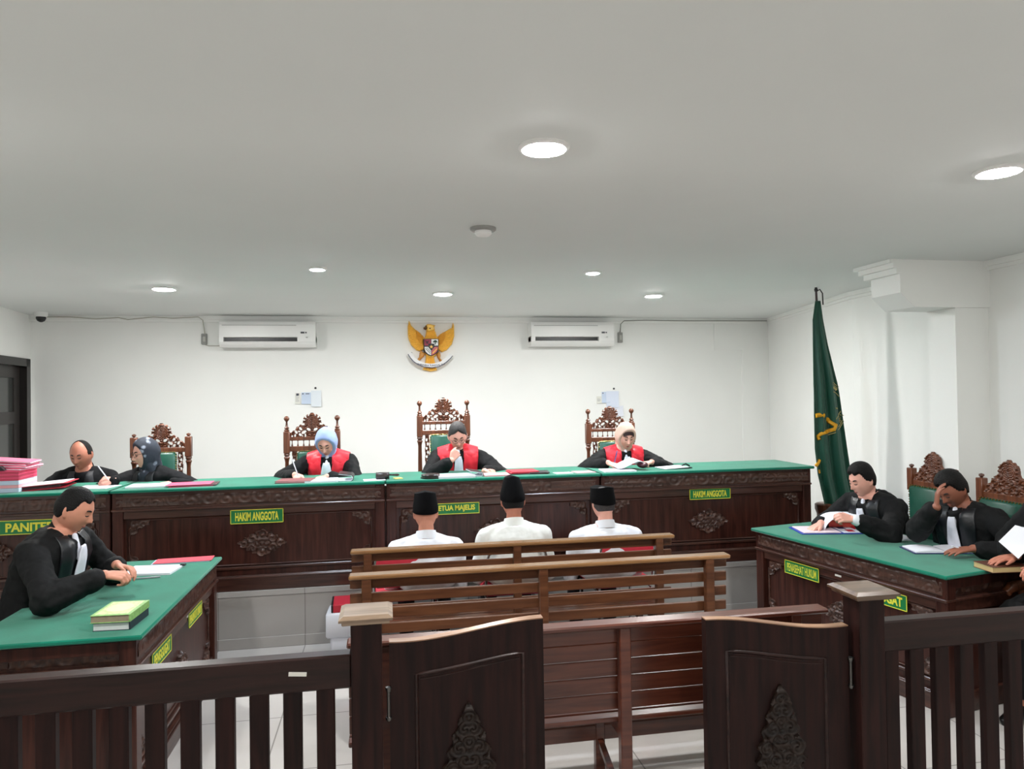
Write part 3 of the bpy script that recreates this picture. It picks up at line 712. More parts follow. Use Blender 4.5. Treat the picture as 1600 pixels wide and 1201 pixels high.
# stacking chairs with red pads
def stack_chair(label, loc, rz, group='red padded metal chairs', pad=True):
    t = thing('stacking_chair', label, 'chair', loc, rz, group)
    for s in (-1, 1):
        MB().tube([(s * .20, -.20, 0), (s * .20, -.19, .43), (s * .2, -.15, .445)], .011, 8).build('front_leg', CHROME, t, 60)
        MB().tube([(s * .20, .25, 0), (s * .20, .19, .43), (s * .2, .14, .445)], .011, 8).build('rear_leg', CHROME, t, 60)
    b = MB(); pts = [(-.2, .10, .44), (-.205, .20, .5), (-.205, .24, .68), (-.19, .25, .74), (-.14, .255, .775), (-.06, .258, .785), (.06, .258, .785), (.14, .255, .775), (.19, .25, .74), (.205, .24, .68), (.205, .20, .5), (.2, .10, .44)]
    b.tube(pts, .011, 8); b.tube([(-.2, -.18, .44), (-.2, .18, .44)], .01, 8); b.tube([(.2, -.18, .44), (.2, .18, .44)], .01, 8); b.build('back_tube', CHROME, t, 60)
    MB().box(-.215, .215, -.22, .2, .445, .50, .02).build('seat', REDV, t, 60)
    if not pad: return t
    M = Matrix.Translation((0, .235, .65)) @ Matrix.Rotation(R(-7), 4, 'X')
    MB().box(-.2, .2, -.018, .018, -.10, .11, .016, M=M).build('back_pad', REDV, t, 60)
    return t
# facing +y, so turned half round
DX = [at(665, 800, y=4.85).x, at(800, 775, y=4.85).x, at(944, 785, y=4.85).x]
sc1 = stack_chair('red padded metal chair under the leftmost man in a white shirt', (DX[0] - .14, 4.95, 0), pi)
dup(sc1, (DX[2] + .10, 4.95, 0), pi + .06, 'red padded metal chair under the rightmost man in a white shirt')
stack_chair('metal chair with open back under the middle man in an ivory shirt', (DX[1], 4.93, 0), pi, pad=False)
# plain chair of the clerk
def plain_chair(label, loc, rz, cat='chair'):
    t = thing('office_chair', label, cat, loc, rz)
    MB().box(-.22, .22, -.22, .2, .42, .5, .02).build('seat', BLACKC, t, 60)
    MB().box(-.2, .2, .2, .25, .55, .80, .02).build('backrest', BLACKC, t, 60)
    f = MB()
    for sx in (-1, 1):
        f.tube([(sx * .19, -.2, 0), (sx * .19, -.18, .43)], .012, 8); f.tube([(sx * .19, .24, 0), (sx * .19, .2, .43), (sx * .19, .235, .8)], .012, 8)
    f.build('legs_frame', CHROME, t, 60); return t
plain_chair('black chair under the balding clerk behind the leftmost desk', (at(127, 720, y=6.25).x, 6.25, PZ), 0)

# ================================================================== things on the walls
def aircon(label, x0, x1, z0, z1):
    L = x1 - x0; Hh = z1 - z0; t = thing('air_conditioner', label, 'air conditioner', ((x0 + x1) / 2, YB, z0), 0, 'air conditioners on the back wall'); h = L / 2; d = .205
    b = MB(); pr = [(0, 0), (-d * .80, 0), (-d * .93, Hh * .10), (-d * .97, Hh * .22), (-d * .80, Hh * .22), (-d * .80, Hh * .37), (-d, Hh * .39), (-d, Hh * .88), (-d * .9, Hh), (0, Hh)]
    b.prism(pr, 'x', -h, h); b.build('body', WHITEP, t, 30)
    b = MB(); b.box(-h, -h + .045, -d - .002, -.02, Hh * .2, Hh * .41); b.box(h - .19, h, -d - .002, -.02, Hh * .2, Hh * .41); b.build('side_panel', WHITEP, t, 30)
    MB().box(-h + .046, h - .191, -d * .805, -d * .79, Hh * .2, Hh * .385).build('air_outlet', DARKP, t)
    MB().box(-h + .05, h - .195, -d * .99, -d * .85, Hh * .185, Hh * .205, .002, M=Matrix.Identity(4)).build('louver', WHITEP, t)
    MB().box(-h + .03, h - .2, -d - .003, -d + .01, Hh * .845, Hh * .865).build('panel_seam', GREYP, t)
    k = MB(); k.box(h - .155, h - .115, -d - .002, -d + .01, Hh * .53, Hh * .60); k.box(h - .108, h - .09, -d - .002, -d + .01, Hh * .54, Hh * .59); k.build('display', mat('dark_display', (70, 74, 78), .4), t)
    MB().box(h - .10, h - .08, -d - .002, -d + .01, Hh * .36, Hh * .39).build('indicator', DARKP, t)
    return t
a, b = at(342, 502, y=YB - .2), at(493, 541, y=YB - .2); aircon('longer white wall air conditioner on the left, above the papers', a.x, b.x, b.z - .005, a.z)
a, b = at(830, 503, y=YB - .2), at(960, 540, y=YB - .2); aircon('shorter white wall air conditioner on the right of the golden eagle', a.x, b.x, b.z, a.z)
def junction(px, py0, py1, label):
    a, b = at(px, py0, y=YB - .02), at(px, py1, y=YB - .02); t = thing('socket_box', label, 'power box', (a.x, YB, (a.z + b.z) / 2), 0, 'grey power boxes beside the air conditioners'); h = (a.z - b.z) / 2
    MB().box(-.03, .03, -.03, 0, -h, h, .006).build('housing', GREYP, t, 40); MB().box(-.012, .014, -.036, -.028, -h * .5, h * .45, .003).build('switch', mat('light_grey', (186, 186, 180), .4), t, 40)
junction(319, 521, 538, 'small grey power box on the wall left of the left air conditioner'); junction(969, 519, 535, 'small grey power box on the wall right of the right air conditioner')
def cable(label, pts, r, m, y=None):
    P = [at(px, py, y=(y or (YB - .07 if py < 507 else YB - .012))) for px, py in pts]
    return tag(MB().tube(P, r, 6).build('cable', m, None, 60), label, 'cable')
CABM = mat('pale_cable', (196, 194, 184), .5)
cable('thin pale cable sagging from the security camera to the left power box', [(72, 495), (110, 495), (150, 498), (185, 496), (200, 499), (240, 495), (270, 497), (310, 495), (317, 500), (320, 521)], .006, CABM)
cable('short pale cable between the left power box and its air conditioner', [(320, 538), (326, 540), (344, 540)], .005, CABM)
cable('thin pale conduit along the top of the wall right of the right air conditioner', [(969, 519), (970, 506), (975, 501), (1010, 500), (1060, 501), (1100, 501), (1150, 501), (1199, 501)], .006, mat('grey_cable', (150, 150, 144), .5))
t = thing('security_camera', 'small white dome security camera in the far left corner of the ceiling', 'security camera', (at(64, 487, y=7.9).x, 7.9, ZC))
MB().lathe([(.06, 0), (.06, -.03), (.05, -.045), (.001, -.045)], 24).build('housing', WHITEP, t, 40)
MB().lathe([(.044, -.045), (.046, -.06), (.034, -.085), (.015, -.097), (.001, -.1)], 24).build('lens_dome', DARKP, t, 60)
t = thing('wall_hook', 'small dark hook screwed into the ceiling edge above the eagle', 'hook', at(671, 491, y=8.1)); MB().ell((0, 0, 0), Vector((.012, 0, 0)), Vector((0, .012, 0)), Vector((0, 0, .014)), 8, 6).build('hook_body', GREYP, t, 60)

def sheets(label, name, x0, y0, x1, y1, m, marks=(), yy=YB - .004, tilt=0, rows=None, cat='paper', pin=None):
    a, b = at(x0, y0, y=yy), at(x1, y1, y=yy); c = (a + b) / 2; w_, h_ = (b.x - a.x), (a.z - b.z)
    t = thing(name, label, cat, (c.x, yy, c.z), 0, None, 0, tilt)
    m_ = MB(); N = 6
    m_.rings([[(-w_/2, -.002 - .006 * (k / N) ** 2, h_/2 - h_ * k / N), (w_/2, -.002 - .01 * (k / N) ** 2, h_/2 - h_ * k / N), (w_/2, .0 - .01 * (k / N) ** 2, h_/2 - h_ * k / N), (-w_/2, .0 - .006 * (k / N) ** 2, h_/2 - h_ * k / N)] for k in range(N + 1)])
    m_.build('sheet', m, t, 60)
    if rows:
        l = MB()
        for i in range(rows): z = h_ / 2 - .03 - i * (h_ - .05) / rows; l.box(-w_ * .36, w_ * (.3 if i % 3 else .1), -.0042 - .008 * (i / rows) ** 2, -.003 - .004 * (i / rows), z - .002, z + .001)
        l.build('printed_lines', mat('print_grey', (150, 154, 160), .8), t)
    for mx, mz, mw, mh in marks: MB().box(mx - mw / 2, mx + mw / 2, -.0055, -.002, mz - mh / 2, mz + mh / 2).build('printed_mark', mat('print_dark', (70, 74, 84), .8), t)
    return t
OFFW = mat('off_white_paper', (224, 224, 216), .85)
sheets('small white printed notice on the wall behind the judge in the pale blue hijab', 'notice', 461, 614, 469, 631, OFFW, [(0, .045, .028, .024)], rows=6)
sheets('pale blue printed notice on the wall beside the left notice, under the left air conditioner', 'notice', 471, 613, 486, 631, PAPERB, [(-.035, .05, .014, .012), (.015, .05, .04, .008)], rows=0, yy=YB - .008)
sheets('clear white sleeve hanging from a nail behind the judge in the pale blue hijab', 'document_sleeve', 486, 610, 502, 635, mat('plastic_sleeve', (222, 230, 236), .35), rows=0, yy=YB - .012)
sheets('small pale notice left of the white sheet, behind the judge in the peach hijab', 'notice', 932, 619, 940, 630, OFFW, rows=4)
sheets('pale blue strip of a notice half covered by the right white sheet', 'notice', 940, 612, 953, 629, PAPERB, [(-.035, .05, .012, .012)], rows=0, yy=YB - .008)
sheets('white pale blue sheet hanging from a nail behind the judge in the peach hijab', 'notice', 947, 611, 967, 636, mat('sheet_white_blue', (216, 224, 240), .8), rows=0, yy=YB - .013)
sheets('long white sheet hanging behind the upper sheet, right of the right chair crown', 'notice', 953, 634, 974, 650, mat('sheet_white', (226, 230, 240), .8), rows=0, yy=YB - .010)
for px, py, lb in ((493, 606, 'dark nail in the wall above the white sleeve on the left'), (959, 607, 'dark nail in the wall above the white sheet on the right')):
    t = thing('nail', lb, 'nail', at(px, py, y=YB)); MB().lathe([(.001, 0), (.012, .002), (.012, .006), (.003, .008), (.003, .03)], 10, Matrix.Rotation(R(90), 4, 'X') @ Matrix.Translation((0, 0, -.0))).build('head', DARKP, t, 40)

# national emblem: golden eagle with shield and ribbon
def emblem():
    K = .1 / 136.4; cx, cy = 728, 600
    org = at(600 + cx / 10, 480 + cy / 10, y=YB); t = thing('eagle_emblem', 'golden eagle emblem with a shield and a lettered ribbon, high on the wall', 'emblem', (org.x, YB, org.z))
    P = lambda pts: [((x - cx) * K, (cy - y) * K) for x, y in pts]
    def relief(name, pts, m, base, rel, hf=None, cell=.0035, edge=.012):
        poly = P(pts); xs = [p[0] for p in poly]; zs = [p[1] for p in poly]
        def fn(U, V):
            mk = inpoly(U, V, poly); h = hf(U, V) if hf else np.ones(U.shape)
            d = np.full(U.shape, 9.)
            for i in range(len(poly)):
                a, b = np.array(poly[i]), np.array(poly[(i + 1) % len(poly)]); e = b - a; L = (e ** 2).sum() + 1e-12
                s = np.clip(((U - a[0]) * e[0] + (V - a[1]) * e[1]) / L, 0, 1); d = np.minimum(d, np.hypot(U - a[0] - s * e[0], V - a[1] - s * e[1]))
            return mk, h * np.clip(d / edge, 0, 1) ** .6
        return carve(fn, min(xs) - .002, max(xs) + .002, min(zs) - .002, max(zs) + .002, cell, base, rel, sm=1).build(name, m, t, 60)
    fe = lambda s: (lambda U, V: .55 + .45 * np.abs(np.sin((V - s * U * .15) * 190)))
    relief('wing', [(395, 205), (430, 290), (490, 350), (560, 400), (610, 450), (640, 500), (630, 660), (560, 690), (500, 670), (430, 600), (385, 500), (373, 400), (375, 300)], GOLD, .03, .03, fe(1))
    relief('wing', [(1080, 240), (1060, 320), (970, 370), (880, 420), (815, 480), (830, 660), (900, 705), (980, 670), (1060, 580), (1100, 450), (1100, 300)], GOLD, .03, .03, fe(-1))
    for q in ([(490, 350), (560, 400), (612, 460), (620, 620), (560, 570), (505, 480)], [(970, 372), (880, 420), (835, 480), (845, 620), (905, 575), (955, 480)]):
        relief('wing_shoulder', q, GOLDD, .05, .03, lambda U, V: .6 + .4 * np.abs(np.sin(V * 230)))
    relief('tail', [(655, 750), (770, 750), (795, 880), (810, 950), (825, 990), (715, 1006), (598, 980), (620, 930), (640, 850)], GOLD, .03, .03, lambda U, V: .6 + .4 * np.abs(np.sin(U * 220)))
    relief('body', [(640, 470), (820, 470), (840, 640), (800, 760), (720, 800), (650, 760), (610, 640)], GOLD, .05, .03)
    relief('neck', [(660, 370), (780, 350), (805, 395), (822, 450), (838, 505), (622, 505), (648, 440)], GOLD, .05, .045, lambda U, V: .7 + .3 * np.abs(np.sin(V * 260)))
    relief('head', [(648, 290), (675, 272), (712, 268), (750, 280), (800, 292), (778, 318), (795, 370), (700, 400), (655, 375), (668, 340)], GOLD, .08, .04)
    relief('beak', [(655, 283), (675, 300), (672, 345), (650, 356), (622, 340), (614, 322), (634, 312)], mat('beak_brown', (104, 74, 34), .5), .09, .02)
    e = MB(); q = P([(712, 342)])[0]; e.ell((q[0], -.122, q[1]), Vector((.008, 0, 0)), Vector((0, .006, 0)), Vector((0, 0, .008)), 10, 6); e.build('eye', DARKP, t, 60)
    for q in ([(572, 680), (640, 720), (620, 770), (570, 815), (535, 850), (500, 880), (474, 868), (510, 820), (548, 775), (552, 720)], [(815, 730), (862, 680), (880, 760), (868, 800), (905, 840), (942, 868), (930, 905), (893, 890), (868, 848), (830, 790)]):
        relief('leg', q, mat('leg_gold', (206, 142, 62), .5), .045, .03)
    # shield with its five fields
    S = [(610, 500), (845, 500), (845, 640), (825, 705), (785, 745), (724, 772), (665, 745), (628, 705), (610, 640)]
    relief('shield', S, mat('shield_rim', (34, 24, 38), .5), .10, .012, edge=.004)
    RED_ = mat('shield_red', (150, 34, 60), .5); WH = mat('shield_white', (232, 232, 232), .5); RS = mat('shield_rose', (196, 96, 100), .5)
    for q, m in (([(624, 512), (724, 512), (724, 608), (624, 608)], RED_), ([(732, 512), (834, 512), (834, 608), (732, 608)], WH), ([(624, 628), (724, 628), (724, 758), (675, 736), (640, 700), (626, 660)], WH), ([(732, 628), (834, 628), (830, 665), (812, 700), (778, 734), (732, 758)], RS)):
        MB().prism(P(q), 'y', -.122, -.11).build('shield_field', m, t)
    bl = mat('shield_black', (20, 18, 22), .5)
    MB().prism(P([(682, 580), (775, 580), (775, 630), (728, 690), (682, 630)]), 'y', -.130, -.115).build('shield_heart', bl, t)
    st = [(728 + (32 if i % 2 == 0 else 13) * sin(i * pi / 5), 628 - (32 if i % 2 == 0 else 13) * cos(i * pi / 5)) for i in range(10)]; MB().prism(P(st), 'y', -.136, -.126).build('star', GOLD, t)
    tr_ = MB(); tr_.prism(P([(750, 560), (762, 540), (790, 522), (815, 538), (828, 560)]), 'y', -.126, -.118); tr_.prism(P([(784, 558), (796, 558), (798, 592), (782, 592)]), 'y', -.126, -.118); tr_.build('banyan_tree', mat('tree_green', (24, 60, 44), .6), t)
    bu = MB(); bu.prism(P([(645, 548), (632, 530), (650, 536), (665, 545), (680, 536), (698, 530), (686, 548), (680, 572), (665, 586), (652, 572)]), 'y', -.126, -.118); bu.build('bull_head', mat('bull', (60, 20, 34), .6), t)
    rc = MB(); rc.tube([Vector((p[0], -.124, p[1])) for p in P([(640, 650), (662, 678), (690, 705), (712, 735)])], .004, 5); rc.tube([Vector((p[0], -.124, p[1])) for p in P([(660, 642), (680, 665), (704, 690), (716, 712)])], .003, 5); rc.build('rice_and_cotton', mat('rice', (120, 130, 120), .6), t)
    ch = MB()
    for i in range(7): q = P([(752 + 10 * i, 722 - 12 * i + 2 * i)])[0]; ch.lathe([(.005, 0), (.007, .001), (.007, .004), (.005, .005)], 10, Matrix.Translation((q[0], -.122, q[1])) @ Matrix.Rotation(R(90), 4, 'X'))
    ch.build('chain', GOLD, t, 60)
    # ribbon
    path = [(400, 722), (432, 775), (478, 830), (540, 872), (620, 905), (724, 916), (825, 905), (895, 872), (950, 830), (1000, 785), (1035, 745)]; hw_ = 27
    def band(lo, hi, y, name, m, th=.008):
        rs = []
        for i, p in enumerate(path):
            a, b = np.array(path[max(i - 1, 0)]), np.array(path[min(i + 1, len(path) - 1)]); d = (b - a) / np.hypot(*(b - a)); n = np.array([-d[1], d[0]])
            u, v = P([tuple(np.array(p) + n * lo), tuple(np.array(p) + n * hi)]); rs.append([(u[0], y, u[1]), (v[0], y, v[1]), (v[0], y + th, v[1]), (u[0], y + th, u[1])])
        MB().rings(rs).build(name, m, t, 30)
    band(-hw_, hw_, -.115, 'ribbon', WH); band(hw_ - 2, hw_ + 12, -.112, 'ribbon_edge', mat('ribbon_blue', (40, 46, 84), .5))
    for q in ([(398, 730), (372, 735), (382, 755), (410, 765), (436, 800), (440, 770)], [(415, 705), (438, 712), (432, 735), (418, 728)], [(1030, 740), (1056, 772), (1040, 790), (1018, 782), (985, 845), (975, 820)]): MB().prism(P(q), 'y', -.112, -.10).build('ribbon_tail', mat('ribbon_shade', (88, 92, 96), .5), t)
    me = text_mesh('BHINNEKA TUNGGAL IKA', .020, 420 * K, .002, .02)
    for v in me.vertices:      # bend the words along the ribbon
        ang = v.co.x / (400 * K) ; v.co.z += (916 - 895) * 0 + 45 * K * (ang ** 2) * 2.0
    o = obj('ribbon_lettering', me, mat('ribbon_text', (60, 64, 80), .6), t); q = P([(724, 916)])[0]; o.location = (q[0], -.1155, q[1])
    return t
emblem()

# ================================================================== flag on its stand
def flag():
    Y = 5.66; b0 = at(1292, 790, y=Y); t0 = at(1275, 452, y=Y)
    t = thing('flag', 'tall green court flag with gold emblem hanging from a leaning pole', 'flag', (b0.x, Y, .28))
    o = Vector((b0.x, Y, .28)); L = lambda v: Vector(v) - o
    top = L(t0); bot = L(Vector((b0.x, Y, b0.z))); low = Vector((.0, .01, .50))
    MB().tube([low, bot, bot.lerp(top, .5), top], [.016, .015, .013, .010], 10).build('pole', mat('pole_wood', (62, 44, 46), .35), t, 60)
    tp = MB(); tp.lathe([(.012, -.02), (.016, 0), (.010, .012), (.014, .02), (.006, .045), (.001, .06)], 10, Matrix.Translation(top)); tp.build('pole_tip', DARKP, t, 50)
    tie = MB(); q = at(1282, 456, y=Y - .02) ; tie.tube([top + Vector((0, 0, -.02)), L(at(1281, 452, y=Y - .02)), L(at(1285, 458, y=Y - .02)), L(at(1286, 476, y=Y - .02))], .006, 6); tie.build('tie_cord', DARKP, t, 60)
    # cloth: left and right outlines read down the height
    rows = [(470, 1273, 1279, 1281), (500, 1268, 1278, 1284), (540, 1267, 1281, 1290), (600, 1266, 1284, 1302), (650, 1266.5, 1287, 1309), (700, 1267.5, 1289, 1316), (740, 1272, 1290.5, 1322), (780, 1281, 1292, 1330), (812, 1288, 1295, 1337), (835, 1296, 1303, 1340)]
    NU, rs = 44, []
    for k in range(len(rows) * 4 - 3):
        f = k / 4; i = min(int(f), len(rows) - 2); s = f - i; r = [rows[i][j] * (1 - s) + rows[i + 1][j] * s for j in range(4)]
        g = min(1, (r[0] - 470) / 140); ring = []
        for u in range(NU + 1):
            a = u / NU; px = r[1] + (r[3] - r[1]) * a
            yy = Y - .045 * g - .01 + .030 * g * sin(a * 15 + .3 * g) * (.45 + .55 * a) + .008 * g * sin(a * 31 + 1 + r[0] * .004) - .05 * g * (a > .5) * (a - .5)
            p = L(at(px, r[0], y=Y)); p.y = yy - Y; ring.append(p)
        rs.append(ring)
    m = MB(); n = NU + 1; vs = [p for r in rs for p in r]; fs = [(k * n + i, k * n + i + 1, (k + 1) * n + i + 1, (k + 1) * n + i) for k in range(len(rs) - 1) for i in range(NU)]
    shell(m, vs, fs, [Vector((0, .005, 0))] * len(vs))
    fl = m.build('cloth', mat('flag_green', (10, 74, 56), .5, noise=.06, nscale=8, sheen=.2, bump=.05, bscale=200), t, 170)
    bvh = BVHTree.FromPolygons(vs, fs)
    def stamp(pts, r, name, mm, wd=None, flat=.35):
        P = []
        for px, py in pts:
            p = L(at(px, py, y=Y)); h = bvh.ray_cast(Vector((p.x, -1.5, p.z)), Vector((0, 1, 0)))
            P.append(Vector((p.x, (h[0].y if h[0] else -.05) - .004, p.z)))
        MB().tube(P, r, 6).build(name, mm, t, 60)
    YE = mat('yellow_fringe', (226, 162, 24), .6, bump=.3, bscale=90)
    stamp([(1268.5, 649), (1274, 648), (1281, 649)], .020, 'fringe', YE); stamp([(1286, 654), (1291, 658), (1296, 664), (1295, 670), (1290, 673), (1284, 674)], .019, 'fringe', YE)
    stamp([(1282, 675), (1276, 677), (1273.5, 681), (1275, 686)], .017, 'fringe', YE); stamp([(1276, 718), (1272, 723), (1269, 727)], .014, 'fringe', YE); stamp([(1274, 733), (1275, 738)], .010, 'fringe', YE)
    GE = mat('gold_thread', (170, 160, 104), .5)
    stamp([(1294, 598), (1299, 600), (1304, 604)], .004, 'emblem_ring', GE); stamp([(1293, 601), (1298, 603), (1303, 607)], .003, 'emblem_ring', GE); stamp([(1293, 612), (1298, 614), (1304, 619)], .004, 'emblem_ring', GE)
    stamp([(1288, 679), (1296, 675), (1304, 667), (1312, 657)], .004, 'emblem_ring', GE); stamp([(1288, 676), (1295, 672), (1303, 664), (1311, 654)], .003, 'emblem_ring', GE); stamp([(1297, 654), (1303, 647), (1308, 641)], .004, 'emblem_ring', GE)
    stamp([(1297, 637), (1299, 638)], .006, 'emblem_star', GE)
    for ch, px, py in (('N', 1303.5, 656.5), ('G', 1306.8, 652), ('N', 1309, 648), ('I', 1296, 607)):
        p = L(at(px, py, y=Y)); h = bvh.ray_cast(Vector((p.x, -1.5, p.z)), Vector((0, 1, 0))); yy = (h[0].y if h[0] else -.05)
        me = text_mesh(ch, .04, .018, .006, .01); ob = obj('emblem_letter', me, GE, t); ob.location = (p.x, yy - .004, p.z); ob.rotation_euler = (0, R(-50), 0)
    s = thing('flag_stand', 'round brown wooden stand holding the flag pole', 'flag stand', (b0.x, Y, .28))
    MB().lathe([(.10, 0), (.11, .04), (.085, .08), (.075, .3), (.085, .44), (.10, .48), (.10, .52), (.085, .53), (.02, .53), (.001, .50)], 28).build('body', wood('stand_wood', (66, 36, 26), (110, 66, 44), 'z'), s, 40)
flag()
# ================================================================== people
HRX, HRY, HRZ = .074, .094, .114
def head_pt(ux, uy, uz, off=0.0, face=1.0):
    """point of the head surface in the direction (ux right, uy forward, uz up), head centre at the origin"""
    x, y, z = ux * (HRX + off), uy * (HRY + off), uz * (HRZ + off)
    t = max(0, -uz)
    x *= 1 - .22 * t ** 1.6 * (1 if uy > -.2 else .5)
    if uy < 0: y *= 1 - .25 * t
    g = lambda a, b, sa, sb: math.exp(-((ux - a) / sa) ** 2 - ((uz - b) / sb) ** 2)
    if uy > 0 and face:
        k = face * min(1, uy * 2)
        y *= .95
        d = .020 * g(0, -.12, .09, .20) + .019 * g(0, -.25, .12, .085) + .006 * (g(.14, -.27, .07, .06) + g(-.14, -.27, .07, .06))
        d -= .013 * (g(.34, .07, .17, .11) + g(-.34, .07, .17, .11))
        d += .005 * (g(.34, .06, .12, .06) + g(-.34, .06, .12, .06))
        d += .004 * g(0, .24, .5, .10) + .007 * g(0, -.50, .19, .05) + .006 * g(0, -.60, .17, .05) - .004 * g(0, -.555, .2, .02) + .017 * g(0, -.82, .3, .15) - .006 * g(0, -.68, .2, .05)
        d += .004 * (g(.5, -.18, .2, .2) + g(-.5, -.18, .2, .2))
        y += k * d
    return Vector((x, y, z))
def sphere_mb(fn, nu=48, nv=36):
    m = MB(); vs = []
    for j in range(nv + 1):
        t = pi * min(max(j / nv, .004), .996) - pi / 2
        for i in range(nu): a = 2 * pi * i / nu; vs.append(fn(cos(t) * cos(a), cos(t) * sin(a), sin(t)))
    fs = [(j * nu + i, j * nu + (i + 1) % nu, (j + 1) * nu + (i + 1) % nu, (j + 1) * nu + i) for j in range(nv) for i in range(nu)]
    fs += [tuple(range(nu))[::-1], tuple(range(nv * nu, (nv + 1) * nu))]
    m.add(vs, fs); return m
def xf(mb, M): mb.v = [tuple(M @ Vector(p)) for p in mb.v]; return mb
def merge(a, b): a.add(b.v, b.f); return a
def frame(o, x, y, z):
    return Matrix(((x[0], y[0], z[0], o[0]), (x[1], y[1], z[1], o[1]), (x[2], y[2], z[2], o[2]), (0, 0, 0, 1)))
def sstep(a, b, x): t = min(1, max(0, (x - a) / (b - a))); return t * t * (3 - 2 * t)

def hair_fn(style):
    def fn(ux, uy, uz):
        if style == 'balding':
            zb = .05 - .45 * sstep(.25, -.5, uy)
            r = sstep(zb - .03, zb + .06, uz) * sstep(.42, .30, uy + .30 * (1 - abs(ux)) * (uz > .3)); th = .004 * r
        else:
            fl = .60 + .06 * cos(ux * 9) if style != 'receding' else .70 - .5 * abs(ux) + .05
            zb = fl - (fl - .10) * sstep(.55, .22, uy) if uy > .22 else .10 - .55 * sstep(.22, -.5, uy)
            r = sstep(zb - .04, zb + .05, uz)
            th = {'short': .010 + .016 * sstep(.2, .9, uz), 'buzz': .005 + .006 * sstep(.3, .9, uz), 'receding': .006 + .012 * sstep(.3, .9, uz), 'nape': .006}[style] * r
        return head_pt(ux, uy, uz, -.006 + (.006 + th) * r)
    return fn
def hand(mb, wr, d, n, side, pose='relaxed', S=1.0):
    """wr wrist, d direction of the fingers, n back of the hand, side = towards the thumb (vector)"""
    d = d.normalized(); n = (n - n.dot(d) * d).normalized(); sd = d.cross(n).normalized()
    if sd.dot(side) < 0: sd = -sd          # sd points to the thumb
    curl = {'flat': (8, 12, 8), 'relaxed': (22, 28, 18), 'curled': (48, 60, 35), 'fist': (78, 92, 50), 'pen': (50, 55, 30), 'brow': (16, 22, 14)}[pose]
    ks = [(.030, .088, .070), (.010, .093, .079), (-.010, .089, .073), (-.029, .080, .058)]
    for i, (o, l, fl) in enumerate(ks):
        k = wr + sd * o * S + d * l * S; mb.cap(wr + sd * o * .55 * S + d * .012 * S, k, .0135 * S, .0115 * S, 10, 3)
        if i: mb.cap(wr + sd * (o + .01) * S + d * .06 * S, k, .012 * S, .0112 * S, 8, 3)
        ang = 0; p = k; rr = .0096 * S
        spread = (.10, .02, -.05, -.12)[i] * (1 if pose in ('flat', 'brow') else .35)
        for j, (c, sl) in enumerate(zip(curl, (.46, .31, .23))):
            ang += R(c + (i * 4 if pose in ('relaxed', 'curled') else 0)); dd = (d * cos(ang) - n * sin(ang) + sd * spread * cos(ang)).normalized()
            q = p + dd * fl * sl * S * 1.06; mb.cap(p, q, rr, rr * .9, 9, 3); p = q; rr *= .9
    tb = wr + sd * .020 * S + d * .022 * S
    tc = {'fist': (30, .1), 'pen': (38, .35), 'curled': (38, .3)}.get(pose, (40, .15))
    d1 = (d * cos(R(tc[0])) + sd * sin(R(tc[0])) - n * tc[1]).normalized(); a = tb + d1 * .042 * S
    d2 = (d * .92 + sd * (.28 if pose in ('flat', 'relaxed', 'brow') else -.15) - n * tc[1] * 1.3).normalized(); b = a + d2 * .032 * S
    d3 = (d2 + (d - sd * .5 if pose in ('pen', 'fist', 'curled') else d * .2) * .4).normalized()
    mb.cap(tb, a, .0145 * S, .0115 * S, 9, 3); mb.cap(a, b, .0112 * S, .0098 * S, 9, 3); mb.cap(b, b + d3 * .024 * S, .0098 * S, .0082 * S, 9, 3)
    return wr + d * .09 * S

def ik(s, t, a, b, hint):
    v = t - s; L = min(v.length, (a + b) * .998); v.normalize()
    x = (a * a - b * b + L * L) / (2 * L); h = math.sqrt(max(a * a - x * x, 0)); hh = (hint - hint.dot(v) * v)
    return s + v * x + hh.normalized() * h, s + v * L

